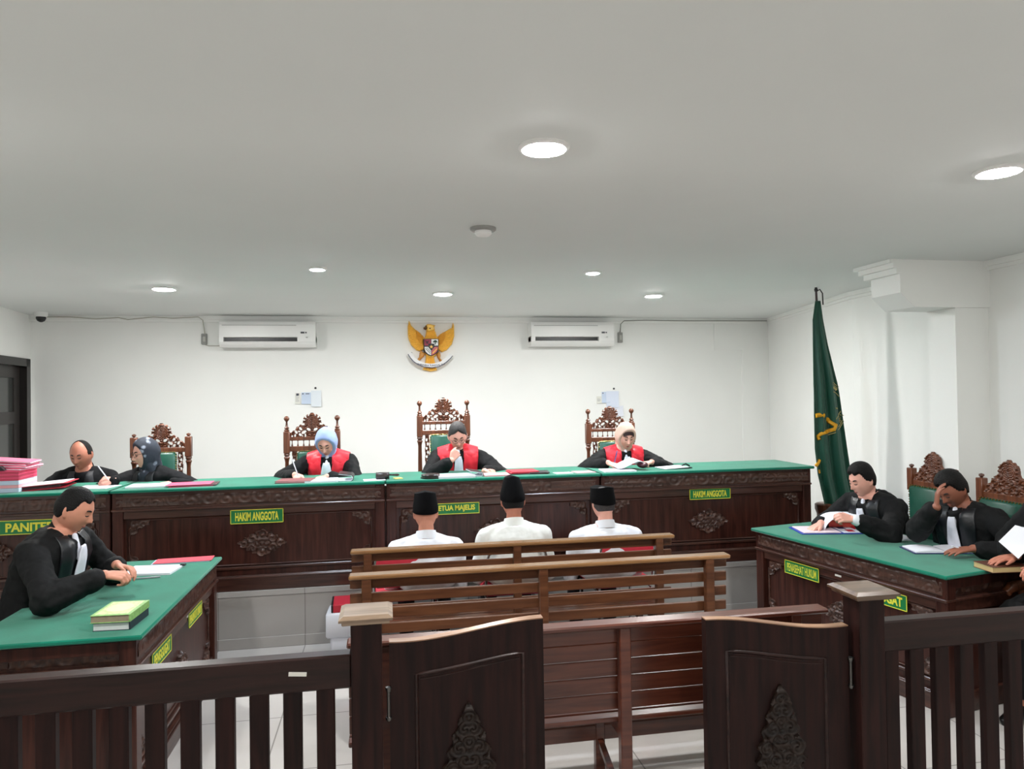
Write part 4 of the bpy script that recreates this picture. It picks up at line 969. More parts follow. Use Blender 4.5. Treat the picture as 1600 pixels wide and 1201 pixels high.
TORSO = [(-.05, .185, .125), (.0, .19, .135), (.09, .172, .125), (.20, .168, .118), (.31, .182, .118), (.40, .180, .108), (.445, .150, .092), (.48, .095, .074), (.515, .062, .060)]
def person(label, head, face, lean, skin, hyaw=0, hpitch=15, hroll=0, hair=('short', HAIR), cloth='robe', cm=None, floor=0.0, seat=.50,
           rh=None, lh=None, relb=(0, 0, -1), lelb=(0, 0, -1), red=False, jabot=None, hijab=None, cap=None, glasses=None, female=False, satin=False, cuff=None, pocket=None, wS=1.0, brow_m=None, lipm=None, dark_under=None, group=None, hipdz=0, nk=0):
    """head = centre of the head; face = compass angle of the chest (deg, 0 = +x); lean forward (deg); hyaw turns the head from the chest (deg, + = to the person's left)"""
    head = Vector(head); fa = R(face); F = Vector((cos(fa), sin(fa), 0)); X = Vector((F.y, -F.x, 0)); Z = Vector((0, 0, 1))
    ln = R(lean); SU = Z * cos(ln) + F * sin(ln); SF = F * cos(ln) - Z * sin(ln)
    ha = R(hyaw); hp = R(hpitch); HF0 = F * cos(ha) - X * sin(ha); HX = X * cos(ha) + F * sin(ha)
    HF = HF0 * cos(hp) - Z * sin(hp); HU = Z * cos(hp) + HF0 * sin(hp)
    hr = R(hroll); HX, HU = HX * cos(hr) + HU * sin(hr), HU * cos(hr) - HX * sin(hr)
    neck = head - HU * .080 - HF * .014 - SU * (.030 + nk)           # base of the neck
    hip = neck - SU * .50
    t = thing('person', label, 'person', (hip.x, hip.y, floor), 0, group)
    O = Vector((hip.x, hip.y, floor)); hipz = Vector((hip.x, hip.y, floor + seat + .085 + hipdz))
    # bend the lower spine so the hips rest on the seat
    def spine(u):
        q = hip + SU * u; s = max(0, 1 - u / .38) ** 1.3
        return q + (hipz - hip) * s
    W = (.93 if female else 1.0) * wS; k = .92 if female else 1.0
    body = MB(); H = frame(head, HX, HF, HU)
    def tor(mb, gx, gy, addr=0, u1=9):
        rs = []
        for u, rx, ry in TORSO:
            if u > u1: break
            c = spine(u) + SF * .0; rs.append([c + X * (cos(a) * (rx * W * gx + addr)) + SF * (sin(a) * (ry * gy + addr)) for a in [2 * pi * i / 28 for i in range(28)]])
        mb.rings(rs); return mb
    merge(body, xf(sphere_mb(lambda a, b, c: head_pt(a, b, c)), H))
    for s in (1, -1):      # ears
        c = H @ Vector((s * .074, -.006, -.006)); ex = (HX * s * .6 - HF * .5).normalized()
        body.ell(c, ex * .016, HU.cross(ex) * .007, HU * .031 + HF * -.005, 12, 8)
    body.cap(neck - SU * .05, head - HU * .05 - HF * .032, .058 * k, .048 * k, 16)
    tor(body, .88, .86)
    SH = {}; EL = {}; WR = {}
    for s, hd, eh in ((1, rh, relb), (-1, lh, lelb)):
        sh = spine(.405) + X * s * .172 * W + SF * .0; SH[s] = sh
        hd = hd or dict(p=hipz + F * .26 + X * s * .09 + Z * .09, d=F - X * s * .5, n=Z, pose='relaxed')
        tgt = Vector(hd['p']); e, wv = ik(sh, tgt, .285, .255, Vector(eh) + X * s * .35); EL[s] = e; WR[s] = wv
        body.cap(sh, e, .050, .040, 12); body.cap(e, wv, .041, .026, 12)
        dd = Vector(hd['d']); hand(body, wv + dd.normalized() * .004, dd, Vector(hd.get('n', (0, 0, 1))), hd.get('th', -X * s), hd['pose'], hd.get('S', .95 if not female else .88))
    KN = {}; FT = {}
    for s in (1, -1):
        kn = hipz + F * .42 + X * s * .13 - Z * .03; ft = Vector((kn.x, kn.y, floor + .07)) - F * .03; KN[s] = kn; FT[s] = ft
        body.cap(hipz + X * s * .09, kn, .075, .052, 12); body.cap(kn, ft, .05, .034, 12)
    bo = obj('body', remesh(body, .0048, 2, .4), skin, t); bo.location = -O
    P_ = lambda mb, name, m, sm=60: setattr(mb.build(name, m, t, sm), 'location', -O)
    # face details
    if not hijab or True:
        for s in (1, -1):
            b = MB(); b.tube([H @ head_pt(s * (.20 + .10 * i), math.sqrt(max(0, 1 - (.20 + .10 * i) ** 2 - (.235 + .03 * sin(i * 1.0)) ** 2)), .225 + .035 * sin(i * .9), .0015) for i in range(4)], [.0036, .0046, .0040, .0024], 6); P_(b, 'eyebrow', brow_m or BROW)
            e = MB(); e.tube([H @ head_pt(s * (.19 + .09 * i), math.sqrt(1 - (.19 + .09 * i) ** 2), .02 - .03 * sin(i * 1.05), .0025) for i in range(4)], [.002, .0032, .0032, .002], 6); P_(e, 'eyelashes', BROW)
        l = MB(); l.tube([H @ head_pt(-.18 + .045 * i, math.sqrt(max(0, 1 - .3 - (-.18 + .045 * i) ** 2)), -.54, .0012) for i in range(9)], [.002, .004, .0055, .0064, .0066, .0064, .0055, .004, .002], 6); P_(l, 'lips', lipm or LIP)
    if hair and not hijab:
        P_(xf(sphere_mb(hair_fn(hair[0]), 72, 54), H), 'hair', hair[1])
    if hijab:
        hm = MB()
        def hf(ux, uy, uz):
            fx, fz = ux / .80, (uz + .07) / .72
            inf = sstep(1.12, .9, math.hypot(fx, fz)) * (1 if uy > -.05 else 0)
            return head_pt(ux, uy, uz, .016 - .044 * inf, 0)
        merge(hm, xf(sphere_mb(hf, 72, 54), H))
        nb = spine(.44)
        hm.cap(H @ Vector((0, .022, -.105)), nb + SF * .03, .036, .060, 20); hm.cap(H @ Vector((0, -.03, -.05)), nb - SF * .02, .070, .070, 20)
        for s in (1, -1): hm.cap(H @ Vector((s * .035, .01, -.085)), nb + X * s * .04 + SF * .02, .038, .055, 14)
        if hijab[1]:        # long ends falling over the chest
            hm.cap(nb + SF * .06, spine(.28) + SF * .115, .065, .045, 14); hm.cap(spine(.28) + SF * .115, spine(.12) + SF * .13 + X * .02, .05, .035, 14)
        ho = obj('hijab', remesh(hm, .0055, 2, .5, .005, .05), hijab[0], t); ho.location = -O
        if dark_under:
            b = MB(); b.rings([[H @ head_pt(x, math.sqrt(max(.04, 1 - x * x - zz * zz)), zz, q) for zz, q in ((.40 - .5 * x * x, -.004), (.40 - .5 * x * x, .006), (.62 - .3 * x * x, .008), (.62 - .3 * x * x, -.004))] for x in [-.62 + 1.24 * i / 16 for i in range(17)]]); P_(b, 'under_scarf', dark_under)
    if cap:
        th, taper, tilt = cap; cmb = MB(); rs = []; n = 40
        for zz, f in ((.010, 1.0), (.014, 1.035), (.05, 1.03), (.03 + th * .6, 1 - taper * .45), (.03 + th * .93, 1 - taper * .85), (.03 + th, 1 - taper), (.03 + th * .99, .90 - taper), (.03 + th * .93, .45 - taper * .4)):
            rs.append([H @ Vector((cos(2 * pi * i / n) * .083 * f, sin(2 * pi * i / n) * .103 * f - .002, zz + (.022 if zz < .06 else .010) * sin(2 * pi * i / n) - (0 if zz < .06 else 0) + (.012 * (1 - abs(cos(2 * pi * i / n))) if zz > .03 + th * .9 else 0))) for i in range(n)])
        cmb.rings(rs); P_(cmb, 'cap', CAPM, 50)
    if glasses:
        g = MB()
        for s in (1, -1):
            c = head_pt(s * .36, .9, .05, 0); c.y = .098; g.tube([H @ Vector((c.x + .0235 * cos(a), c.y - .004 * abs(cos(a)) , c.z + .017 * sin(a))) for a in [2 * pi * i / 20 for i in range(21)]], .0017, 5)
            g.tube([H @ Vector((s * .052, .094, .012)), H @ Vector((s * .073, .075, .014)), H @ Vector((s * .078, .0, .012))], .0016, 5)
        g.tube([H @ Vector((-.006, .108, .008)), H @ Vector((0, .112, .010)), H @ Vector((.006, .108, .008))], .0015, 5)
        P_(g, 'glasses', glasses)
    # clothes
    tb = MB(); tor(tb, 1.0, 1.0, .016 if cloth != 'robe' else .024, .49)
    for s in (1, -1): tb.cap(spine(.455) + X * s * .055, SH[s] - Z * .0, .058, .066 * (1.06 if cloth == 'robe' else 1), 14)
    bvh = BVHTree.FromPolygons([Vector(p) for p in tb.v], tb.f)
    c = MB(); merge(c, tb)
    for s in (1, -1):
        d = (WR[s] - EL[s]).normalized(); en = WR[s] - d * (.012 if cloth != 'robe' else .02) if not (cuff is not None) else WR[s] - d * .035
        if cloth == 'robe': c.cap(SH[s], EL[s], .072, .064, 14); c.cap(EL[s], en - d * .03, .062, .056, 14); c.cap(EL[s] - Z * .03, en - d * .05 - Z * .014, .068, .054, 12)
        elif cloth == 'suit': c.cap(SH[s], EL[s], .070, .056, 14); c.cap(EL[s], en, .056, .040, 14)
        else: c.cap(SH[s], EL[s], .068, .056, 14); c.ell(hipz + Z * .03, X * .20 * W, F * .155, Z * .13)
        if cloth == 'shirt': c.cap(SH[s], EL[s], .068, .056, 14); c.cap(EL[s], en, .054, .040, 14)
    if cloth == 'robe':
        for s in (1, -1): c.cap(hipz + X * s * .08, KN[s] - F * .03, .115, .105, 14); c.cap(KN[s] - F * .04, FT[s] + Z * .12, .10, .09, 14)
    co_ = obj({'robe': 'gown', 'suit': 'jacket', 'shirt': 'shirt'}[cloth], remesh(c, .009, 3, .5, .026 if cloth == 'robe' else .018, .075), cm, t); co_.location = -O
    if cloth != 'robe':
        tr = MB()
        tr.ell(hipz + SU * .0, X * .185, F * .14, Z * .10)
        for s in (1, -1): tr.cap(hipz + X * s * .09, KN[s], .094, .072, 14); tr.cap(KN[s], FT[s] + Z * .04, .070, .052, 14)
        o_ = obj('trousers', remesh(tr, .012, 2, .5, .008, .08), TROUS, t); o_.location = -O
    for s in (1, -1):
        sh = MB(); q = Vector((FT[s].x, FT[s].y, floor)); sh.rings([[q + F * (-.07 + .26 * v) + X * (w_ * cos(a)) + Z * (.035 * (1 + sin(a)) * hgt) for a in [2 * pi * i / 12 for i in range(12)]] for v, w_, hgt in ((0, .02, .7), (.08, .036, 1.1), (.35, .038, 1.2), (.7, .046, .8), (.93, .036, .6), (1.0, .014, .45))])
        P_(sh, 'shoe', SHOE)
    def drape(name, rows, m, off=.012, ns=10, th=.006, sm=170):
        """rows: (distance below the neck, left edge, right edge) on the chest"""
        vs = []; good = []
        nt = (len(rows) - 1) * 5
        for i in range(nt + 1):
            f = i / 5; a = min(int(f), len(rows) - 2); g = f - a; r = [rows[a][j] * (1 - g) + rows[a + 1][j] * g for j in range(3)]
            for j in range(ns + 1):
                x = r[1] + (r[2] - r[1]) * j / ns; o = spine(.48 - r[0]) + X * x + SF * .5; h = bvh.ray_cast(o, -SF)
                good.append(h[0] is not None)
                if h[0] is None: h = (spine(.48 - r[0]) + X * x + SF * .04,)
                vs.append(h[0] + SF * (off + .003 * sin(x * 90 + i * .3)))
        n = ns + 1; fs = [(i * n + j, i * n + j + 1, (i + 1) * n + j + 1, (i + 1) * n + j) for i in range(nt) for j in range(ns)]
        fs = [q for q in fs if all(good[z] for z in q)]
        nb = len(vs); m_ = MB(); shell(m_, vs, fs, [-SF * th] * len(vs)); P_(m_, name, m, sm)
    if red:
        for s in (1, -1):
            a = [(-.012, s * .055, s * .150), (.03, s * .050, s * .172), (.08, s * .042, s * .168), (.16, s * .036, s * .160), (.26, s * .034, s * .150), (.40, s * .034, s * .135)]
            drape('red_front', a, REDS, .020)
            sp = MB()   # the part lying over the shoulder
            vs = []; ok = []; nv, nu = 14, 8
            for i in range(nv + 1):
                for j in range(nu + 1):
                    x = .045 + (.172 - .045) * j / nu; o = spine(.46) + X * s * x + SF * (.115 - .17 * i / nv) + SU * .3; h = bvh.ray_cast(o, -SU); g_ = h[0] is not None and (h[0] - spine(.46)).dot(SU) > -.12
                    ok.append(g_); vs.append((h[0] if g_ else o) + SU * .018 + SF * .008)
            n = nu + 1; fs = [(i * n + j, i * n + j + 1, (i + 1) * n + j + 1, (i + 1) * n + j) for i in range(nv) for j in range(nu)]; fs = [q for q in fs if all(ok[z] for z in q)]
            left, best = list(fs), []
            while left:
                comp = [left.pop()]; seen = set(comp[0]); grow = True
                while grow:
                    grow = False
                    for q in list(left):
                        if len(seen & set(q)) > 1: left.remove(q); comp.append(q); seen |= set(q); grow = True
                if len(comp) > len(best): best = comp
            fs = best; nb = len(vs)
            shell(sp, vs, fs, [-SU * .008] * len(vs)); P_(sp, 'red_shoulder', REDS)
    if jabot:
        w0, w1, ln_ = jabot; off = .034 if red else .031
        kn_ = MB(); kn_.cap(neck + SF * .072 - SU * .012, spine(.395) + SF * (.140 if red else .133), .013, w0 * .72, 12); P_(kn_, 'jabot_knot', JABOT)
        drape('jabot', [(.02, -w0 * .8, w0 * .8), (.05, -w0 * 1.1, w0 * 1.1), (ln_ * .5, -w1 * .9, w1 * .9), (ln_, -w1, w1)], JABOT, off, 10, .008)
        cr = MB(); cr.rings([[neck + SU * (z + .022 * -cos(a)) + X * (r * sin(a)) + SF * (r * cos(a) + .003) for a in [2 * pi * i / 28 for i in range(28)]] for z, r in ((-.07, .066), (-.03, .069), (.005, .064), (.012, .060), (.005, .056), (-.05, .055))])
        if not hijab: P_(cr, 'collar', cm)
    if satin:
        for s in (1, -1): drape('satin_facing', [(-.01, s * .04, s * .11), (.08, s * .035, s * .125), (.2, s * .035, s * .115), (.38, s * .035, s * .10)], SATIN, .014)
    if cloth == 'shirt':
        cr = MB(); rs = []
        for z, r in ((.0, .068), (.03, .064), (.055, .060), (.055, .066), (.03, .073), (.0, .082)):
            rs.append([neck + SU * (z - .03 + .012 * cos(a)) + X * (r * .98 * sin(a)) + SF * (-r * 1.0 * cos(a)) for a in [2 * pi * i / 28 for i in range(28)]])
        cr.rings(rs, False); P_(cr, 'collar', cm)
    if cloth == 'suit':
        for s in (1, -1): drape('lapel', [(-.005, s * .045, s * .085), (.07, s * .030, s * .10), (.18, s * .010, s * .06), (.24, s * .004, s * .02)], mat('lapel_black', (26, 27, 33), .6), .020, 6)
        if not hijab:
            cr = MB(); cr.rings([[neck + SU * (z - .030 * cos(a)) + X * (r * sin(a)) + SF * (r * cos(a) + .003) for a in [2 * pi * i / 28 for i in range(28)]] for z, r in ((-.07, .066), (-.03, .070), (.000, .066), (.006, .060), (.0, .056), (-.05, .055))]); P_(cr, 'collar', cm)
    if cuff:
        for s in cuff:
            d = (WR[s] - EL[s]).normalized(); cf = MB(); cf.cap(WR[s] - d * .055, WR[s] - d * .018, .040, .037, 14); P_(cf, 'cuff', SHIRT)
    return dict(t=t, WR=WR, X=X, F=F, neck=neck, O=O)

def pen(p, d, m, label, l=.14):
    p = Vector(p); d = Vector(d).normalized(); t = thing('pen', label, 'pen', p)
    MB().tube([(0, 0, 0), d * .012, d * (l * .7)], [.001, .004, .0045], 8).build('barrel', m, t, 60); MB().tube([d * (l * .7), d * l], [.0048, .0044], 8).build('pen_cap', m, t, 60)
V = Vector
WPEN = mat('white_pen', (226, 228, 236), .4)
# --- judges (they face the hall)
h = at(510, 690, y=6.0)
person('woman judge in a pale blue hijab and red and black gown, writing with a pen', h, -96, 20, SK[1], hyaw=-4, hpitch=36, cm=ROBE, cloth='robe', floor=PZ, seat=.50, female=True, red=True, jabot=(.030, .062, .34), hijab=(HIJB, False),
       rh=dict(p=at(461, 741, y=5.74) + V((0, 0, -.005)), d=(.35, -.75, -.25), n=(-.5, -.1, .8), pose='pen'), lh=dict(p=at(511, 745, y=5.74), d=(-.75, -.5, -.15), n=(.1, -.3, 1), pose='relaxed'), relb=(-.7, .3, -.5), lelb=(.7, .3, -.5), lipm=LIPR, group='judges')
pen(at(466, 744, y=5.66), (-.35, .1, 1), WPEN, 'white pen in the hand of the judge in the pale blue hijab')
h = at(715, 681, y=6.0)
person('man judge in glasses and red and black gown, chin resting on his fist', h, -92, 16, SK[1], hyaw=2, hpitch=28, hroll=-3, hair=('receding', HAIRG), cm=ROBE, cloth='robe', floor=PZ, seat=.55, red=True, jabot=(.028, .045, .34), glasses=mat('glasses_metal', (90, 84, 84), .3, metal=.8),
       rh=dict(p=at(705, 719, y=5.82), d=(.45, .20, .55), n=(.25, -.9, .3), th=V((-.5, .3, .6)), pose='fist'), lh=dict(p=at(757, 736, y=5.74), d=(.55, -.6, .1), n=(.2, .1, 1), pose='curled'), relb=(-.45, -.45, -.8), lelb=(.7, .3, -.5), group='judges')
h = at(977, 681, y=6.0)
person('woman judge in a peach hijab and red and black gown, turning over papers', h, -92, 18, SK[1], hyaw=6, hpitch=22, cm=ROBE, cloth='robe', floor=PZ, seat=.50, female=True, red=True, jabot=(.028, .052, .34), hijab=(HIJP, False), dark_under=mat('dark_under_scarf', (48, 26, 26), .8), wS=1.12,
       rh=dict(p=at(950, 723, y=5.74), d=(.45, -.7, -.2), n=(-.1, -.2, 1), pose='relaxed'), lh=dict(p=at(1018, 722, y=5.74), d=(-.75, -.5, .0), n=(.1, -.1, 1), pose='curled'), relb=(-.8, .3, -.5), lelb=(.8, .3, -.5), lipm=LIPR, group='judges')
pen(at(960, 723, y=5.66), (.1, -.3, .8), mat('blue_pen', (60, 70, 130), .4), 'blue pen in the hand of the judge in the peach hijab', .11)
# --- clerks
h = at(127, 710, y=6.12)
person('balding man in a black suit reading papers at the left end of the platform', h, -88, 14, SK[2], hyaw=-8, hpitch=18, hair=('balding', HAIR), cm=SUIT, cloth='suit', floor=PZ, seat=.50,
       rh=dict(p=at(84, 760, y=5.80), d=(-.1, -.8, -.1), n=(0, -.1, 1), pose='relaxed'), lh=dict(p=at(140, 765, y=5.86), d=(-.6, -.6, -.1), n=(0, -.1, 1), pose='relaxed'), relb=(-.8, .2, -.6), lelb=(.8, .2, -.6))
h = at(228, 708, y=5.98)
person('woman in a grey floral hijab and glasses, holding a white pen and looking left', h, -116, 18, SK[1], hyaw=-24, hpitch=10, cm=SUIT, cloth='suit', floor=PZ, seat=.50, female=True, wS=1.1, hijab=(HIJF, True), glasses=mat('dark_glasses', (30, 24, 24), .3),
       rh=dict(p=at(180, 750, y=5.72), d=(-.85, -.2, .05), n=(.1, -.7, .6), pose='curled'), lh=dict(p=at(270, 753, y=5.74), d=(-.75, -.55, -.1), n=(0, -.1, 1), pose='relaxed'), relb=(-.8, .2, -.5), lelb=(.9, .2, -.5), lipm=LIPR)
pen(at(170, 750, y=5.70), (-.42, 0, .62), WPEN, 'white pen raised by the woman in the floral hijab', .13)
# --- the three men in white shirts, seen from behind
gd = 'men in white shirts on the metal chairs'
def lap(x): return None
def defendant(label, px, py, sk, cap, shirt, pitch, wS, hy=0, roll=0):
    h = at(px, py, y=4.86); person(label, h, 90, 6, sk, hyaw=hy, hpitch=pitch, hroll=roll, hair=None if sk is SK[0] else (('nape', HAIR) if sk is not SK[1] else ('nape', HAIRG)), cm=shirt, cloth='shirt', floor=0, seat=.50, cap=cap, wS=wS, group=gd, nk=.03)
defendant('leftmost man in a white shirt, from behind, with a black cap over shaved hair', 665, 802, SK[0], (.108, .14, 0), SHIRT, 10, 1.12)
defendant('middle man in an ivory shirt, seen from behind, in a tall tapering black cap', 801, 783, SK[2], (.135, .38, 0), SHIRT2, 10, 1.14)
defendant('rightmost man in a white shirt, seen from behind, in a short black cap', 942, 787, SK[1], (.085, .05, 0), SHIRT, 8, 1.18, 8)
# --- counsel on the left
h = at(116, 796, y=4.06)
person('man in a black gown with white neck band reading papers at the left table', h, -12, 22, SK[0], hyaw=8, hpitch=24, hair=('buzz', HAIR), cm=ROBE, cloth='robe', floor=0, seat=.50, satin=True, jabot=(.025, .042, .34), wS=1.1,
       rh=dict(p=at(163, 898, y=3.86), d=(.9, .1, -.12), n=(0, -.35, .9), pose='curled'), lh=dict(p=at(182, 882, y=4.14), d=(.85, -.35, -.15), n=(.1, .3, .9), pose='relaxed'), relb=(-.3, -.6, -.6), lelb=(-.2, .5, -.6), group='counsel in black gowns')
# --- counsel on the right
h = at(1347, 750, y=4.60)
person('young man in a black gown at the right table, holding papers with both hands', h, 196, 30, SK[1], hyaw=-10, hpitch=18, hair=('short', HAIR), cm=ROBE, cloth='robe', floor=0, seat=.50, satin=True, jabot=(.025, .048, .30), cuff=(-1,), wS=1.08,
       rh=dict(p=at(1283, 817, y=4.70), d=(-.9, -.2, -.35), n=(-.2, 0, 1), pose='flat'), lh=dict(p=at(1333, 811, y=4.34), d=(-.85, .1, .15), n=(.1, -.7, .6), pose='curled'), relb=(.2, .6, -.6), lelb=(.4, -.5, -.8), group='counsel in black gowns')
h = at(1488, 764, y=3.98)
person('man in a black gown at the right table, covering his brow with one hand', h, 202, 20, SK[3], hyaw=-14, hpitch=34, hair=('short', HAIR), cm=ROBE, cloth='robe', floor=0, seat=.50, satin=True, jabot=(.022, .040, .32), wS=1.08,
       rh=dict(p=at(1463, 792, y=3.84), d=(.16, .05, .9), n=(-.74, .45, .1), th=V((.6, .7, 0)), pose='brow', S=.9), lh=dict(p=at(1521, 857, y=3.72), d=(-.9, .15, -.08), n=(0, -.1, 1), pose='flat'), relb=(-.3, .25, -.9), lelb=(.5, -.6, -.4), group='counsel in black gowns')
h = at(1662, 752, y=3.26)
person('person in a black gown cut by the right edge, only sleeve and hand in view', h, 195, 20, SK[2], hyaw=0, hpitch=20, hair=('short', HAIR), cm=ROBE, cloth='robe', floor=0, seat=.50, satin=True, jabot=(.022, .040, .32), wS=1.05,
       rh=dict(p=at(1588, 868, y=3.44), d=(-.8, .1, -.12), n=(0, 0, 1), pose='flat'), lh=dict(p=at(1640, 885, y=3.20), d=(-.85, .1, -.1), n=(0, -.1, 1), pose='relaxed'), relb=(.3, .5, -.5), lelb=(.5, -.6, -.4), group='counsel in black gowns')
# ================================================================== papers, books and things on the tables
def mM(c, rz=0, rx=0, ry=0): return Matrix.Translation(c) @ Matrix.Rotation(rz, 4, 'Z') @ Matrix.Rotation(rx, 4, 'X') @ Matrix.Rotation(ry, 4, 'Y')
def flatpaper(name, label, c, w, l, rz, m=PAPER, th=.004, cat='papers', curl=0, lines=0, group=None, cover=None, extra=None):
    """a bundle of sheets lying flat; curl lifts its far right corner"""
    t = thing(name, label, cat, c, rz, group); N = 10; rs = []
    for i in range(N + 1):
        y = -l / 2 + l * i / N; r = []
        for x, z in ((-w/2, 0), (0, 0), (w/2, 0), (w/2, th), (0, th), (-w/2, th)):
            k = curl * max(0, (i / N) * .5 + (x / w + .5) * .5 - .45) ** 2 * 3; r.append((x - k * .3, y, z + k))
        rs.append(r)
    MB().rings(rs).build('sheet_stack', m, t, 40)
    if lines:
        b = MB()
        for i in range(lines):
            y = l * (.40 - .80 * i / lines); b.box(-w * .38, w * (.36 if i % 4 else .1), y - .002, y + .002, th, th + .0008)
        if not curl: b.build('printed_lines', mat('print_grey', (150, 154, 160), .8), t)
    if cover: MB().box(-w/2 - .006, w/2 + .006, -l/2 - .006, l/2 + .006, -.004, -.0005, .001).build('cover', cover, t)
    return t
def pile(name, label, c, w, l, rz, layers, cat='file', group=None, ty=0, tx=0):
    """stack of folders: layers (thickness, material, dx, part name)"""
    t = thing(name, label, cat, c, rz, group, tx, ty); z = 0
    for th, m, dx, nm in layers:
        MB().box(-w/2 + dx, w/2 + dx, -l/2, l/2, z, z + th * .97, .002).build(nm, m, t, 40); z += th
    return t
DT = JZ + .76     # top of the judges' desks
def on(px, py, z): return at(px, py, z=z)
def pos(px, y, z): p = at(px, 750, y=y); return Vector((p.x, y, z))
# left end: tall block of files with pink folders on it
t = pile('file_block', 'tall block of pink and white case files at the left end of the desks', pos(7, 5.62, DT), .30, .30, .05, [(.03, PAPERB, 0, 'bundle'), (.022, PINKL, 0, 'bundle'), (.03, PAPERB, 0, 'bundle')] + [(.012, PINK if i % 2 else mat('rose_folder', (206, 70, 96), .6), .0, 'folder') for i in range(6)])
c = pos(8, 5.62, DT + .156)
for i in range(4):
    pile('pink_folder', 'pink case folder on top of the tall file block, %s from the top' % ['fourth', 'third', 'second', 'topmost, first'][i], (c.x + .02 * (i % 2), c.y, c.z + .017 * i), .34, .26, .08 * (i - 1), [(.006, PINK, 0, 'cover'), (.005, PAPER, .004, 'sheets'), (.004, mat('light_pink_folder', (244, 128, 158), .6), 0, 'cover')], group='pink folders on the tall file block', ty=R(3 + i))
t = thing('binder_clip', 'black binder clips on the edge of the files at the far left', 'clip', pos(-2, 5.48, DT + .157)); MB().prism([(-.05, 0), (.05, 0), (.02, .03), (-.02, .03)], 'y', -.03, .01).build('clip_body', BLACKC, t)
pile('open_file', 'open case file with white sheets on dark and red folders beside the tall file block', pos(62, 5.66, DT), .34, .26, .1, [(.008, REDF, .03, 'folder'), (.014, MAROON, 0, 'folder'), (.008, BLACKC, 0, 'folder'), (.005, REDF, .05, 'folder'), (.004, PAPER, .02, 'sheet')], ty=R(-4))
flatpaper('loose_sheets', 'white sheets before the balding clerk, partly behind the head of the man below', pos(150, 5.62, DT), .26, .2, -.2, lines=6)
flatpaper('notebook', 'open white notebook under the hand of the woman in the floral hijab', pos(232, 5.56, DT), .26, .2, .05, th=.012, lines=5)
pile('pink_file', 'pink and maroon file lying right of the woman in the floral hijab', pos(302, 5.54, DT), .30, .2, .08, [(.006, PINK, 0, 'folder'), (.006, MAROON, .02, 'folder'), (.004, PINK, -.02, 'folder')])
# judge one
pile('case_file', 'reddish brown files under the writing hand of the judge in the pale blue hijab', pos(462, 5.54, DT), .26, .2, -.1, [(.006, mat('brown_folder', (136, 84, 84), .6), 0, 'folder'), (.006, PINKL, .01, 'folder'), (.005, mat('brown_folder', (136, 84, 84), .6), 0, 'folder')])
flatpaper('loose_sheets', 'white sheets in front of the judge in the pale blue hijab', pos(503, 5.53, DT), .24, .2, .05, th=.012)
def rolled(label, c, r, l, rz, mo, mi, tail=.16, name='turned_pages'):
    t = thing(name, label, 'papers', c, rz); pts = []
    for i in range(15): a = -pi / 2 + i * pi * 1.05 / 14; pts.append((r * cos(a), r + r * sin(a)))
    path = [(-tail, .002)] + pts + [(-tail * .6, 2 * r + .012)]
    def lay(off, m, nm):
        rs = []
        for i, (x, z) in enumerate(path):
            x2, z2 = path[min(i + 1, len(path) - 1)]; x1, z1 = path[max(i - 1, 0)]; d = Vector((x2 - x1, 0, z2 - z1)).normalized(); n = Vector((d.z, 0, -d.x))
            a = Vector((x, 0, z)) + n * off; b = a + n * .004
            rs.append([(a.x, -l/2, a.z), (a.x, l/2, a.z), (b.x, l/2, b.z), (b.x, -l/2, b.z)])
        MB().rings(rs).build(nm, m, t, 50)
    lay(-.004, mi, 'pages'); lay(.0, mo, 'cover'); return t
rolled('folded file with a curling dark cover beside the judge in the pale blue hijab', pos(548, 5.56, DT), .022, .2, .0, BLACKC, PAPER, .14)
# gavel set
t = thing('gavel', 'dark wooden gavel lying between the first two judges', 'gavel', pos(598, 5.50, DT + .028), R(-4)); WG = wood('gavel_wood', (26, 18, 18), (48, 34, 32), 'x')
MB().lathe([(.001, -.05), (.024, -.05), (.027, -.044), (.024, -.036), (.026, -.03), (.026, .03), (.024, .036), (.027, .044), (.024, .05), (.001, .05)], 20, Matrix.Rotation(R(90), 4, 'Y')).build('gavel_head', WG, t, 40)
MB().tube([(.04, .0, .006), (.07, .0, .004), (.11, 0, .003), (.125, 0, .003)], [.007, .006, .010, .004], 10).build('gavel_handle', WG, t, 60)
t = thing('sound_block', 'round dark gavel block before the judge resting his chin', 'gavel block', pos(673, 5.47, DT)); MB().lathe([(.075, 0), (.078, .01), (.07, .014), (.072, .026), (.068, .032), (.001, .032)], 32).build('block', WG, t, 40)
flatpaper('yellow_note', 'small yellow note beside the gavel', pos(622, 5.52, DT), .06, .08, .2, m=mat('yellow_paper', (226, 212, 110), .8), th=.004)
flatpaper('loose_sheet', 'thin white sheet under the gavel', pos(585, 5.48, DT), .16, .12, .1, th=.002)
flatpaper('loose_sheets', 'white sheets before the judge resting his chin', pos(712, 5.50, DT), .28, .2, .03, th=.016, lines=4)
rolled('open file with pages turned over under the hand of the judge resting his chin', pos(748, 5.56, DT), .016, .18, .1, BLACKC, PAPER, .14)
flatpaper('loose_sheets', 'pale pink sheets right of the judge resting his chin', pos(775, 5.52, DT), .20, .18, .0, m=PINKL, th=.010)
pile('red_file', 'red and dark case files stacked behind the tall black cap', pos(815, 5.60, DT), .22, .2, .06, [(.007, MAROON, .05, 'folder'), (.009, REDF, 0, 'folder'), (.006, REDF, .01, 'folder')])
pile('dark_file', 'dark clipped file right of the red files', pos(840, 5.56, DT), .16, .16, -.1, [(.007, MAROON, 0, 'folder'), (.007, BLACKC, .01, 'folder')])
flatpaper('loose_sheets', 'pink sheet at the left elbow of the judge in the peach hijab', pos(912, 5.52, DT), .16, .14, .1, m=PINKL, th=.003)
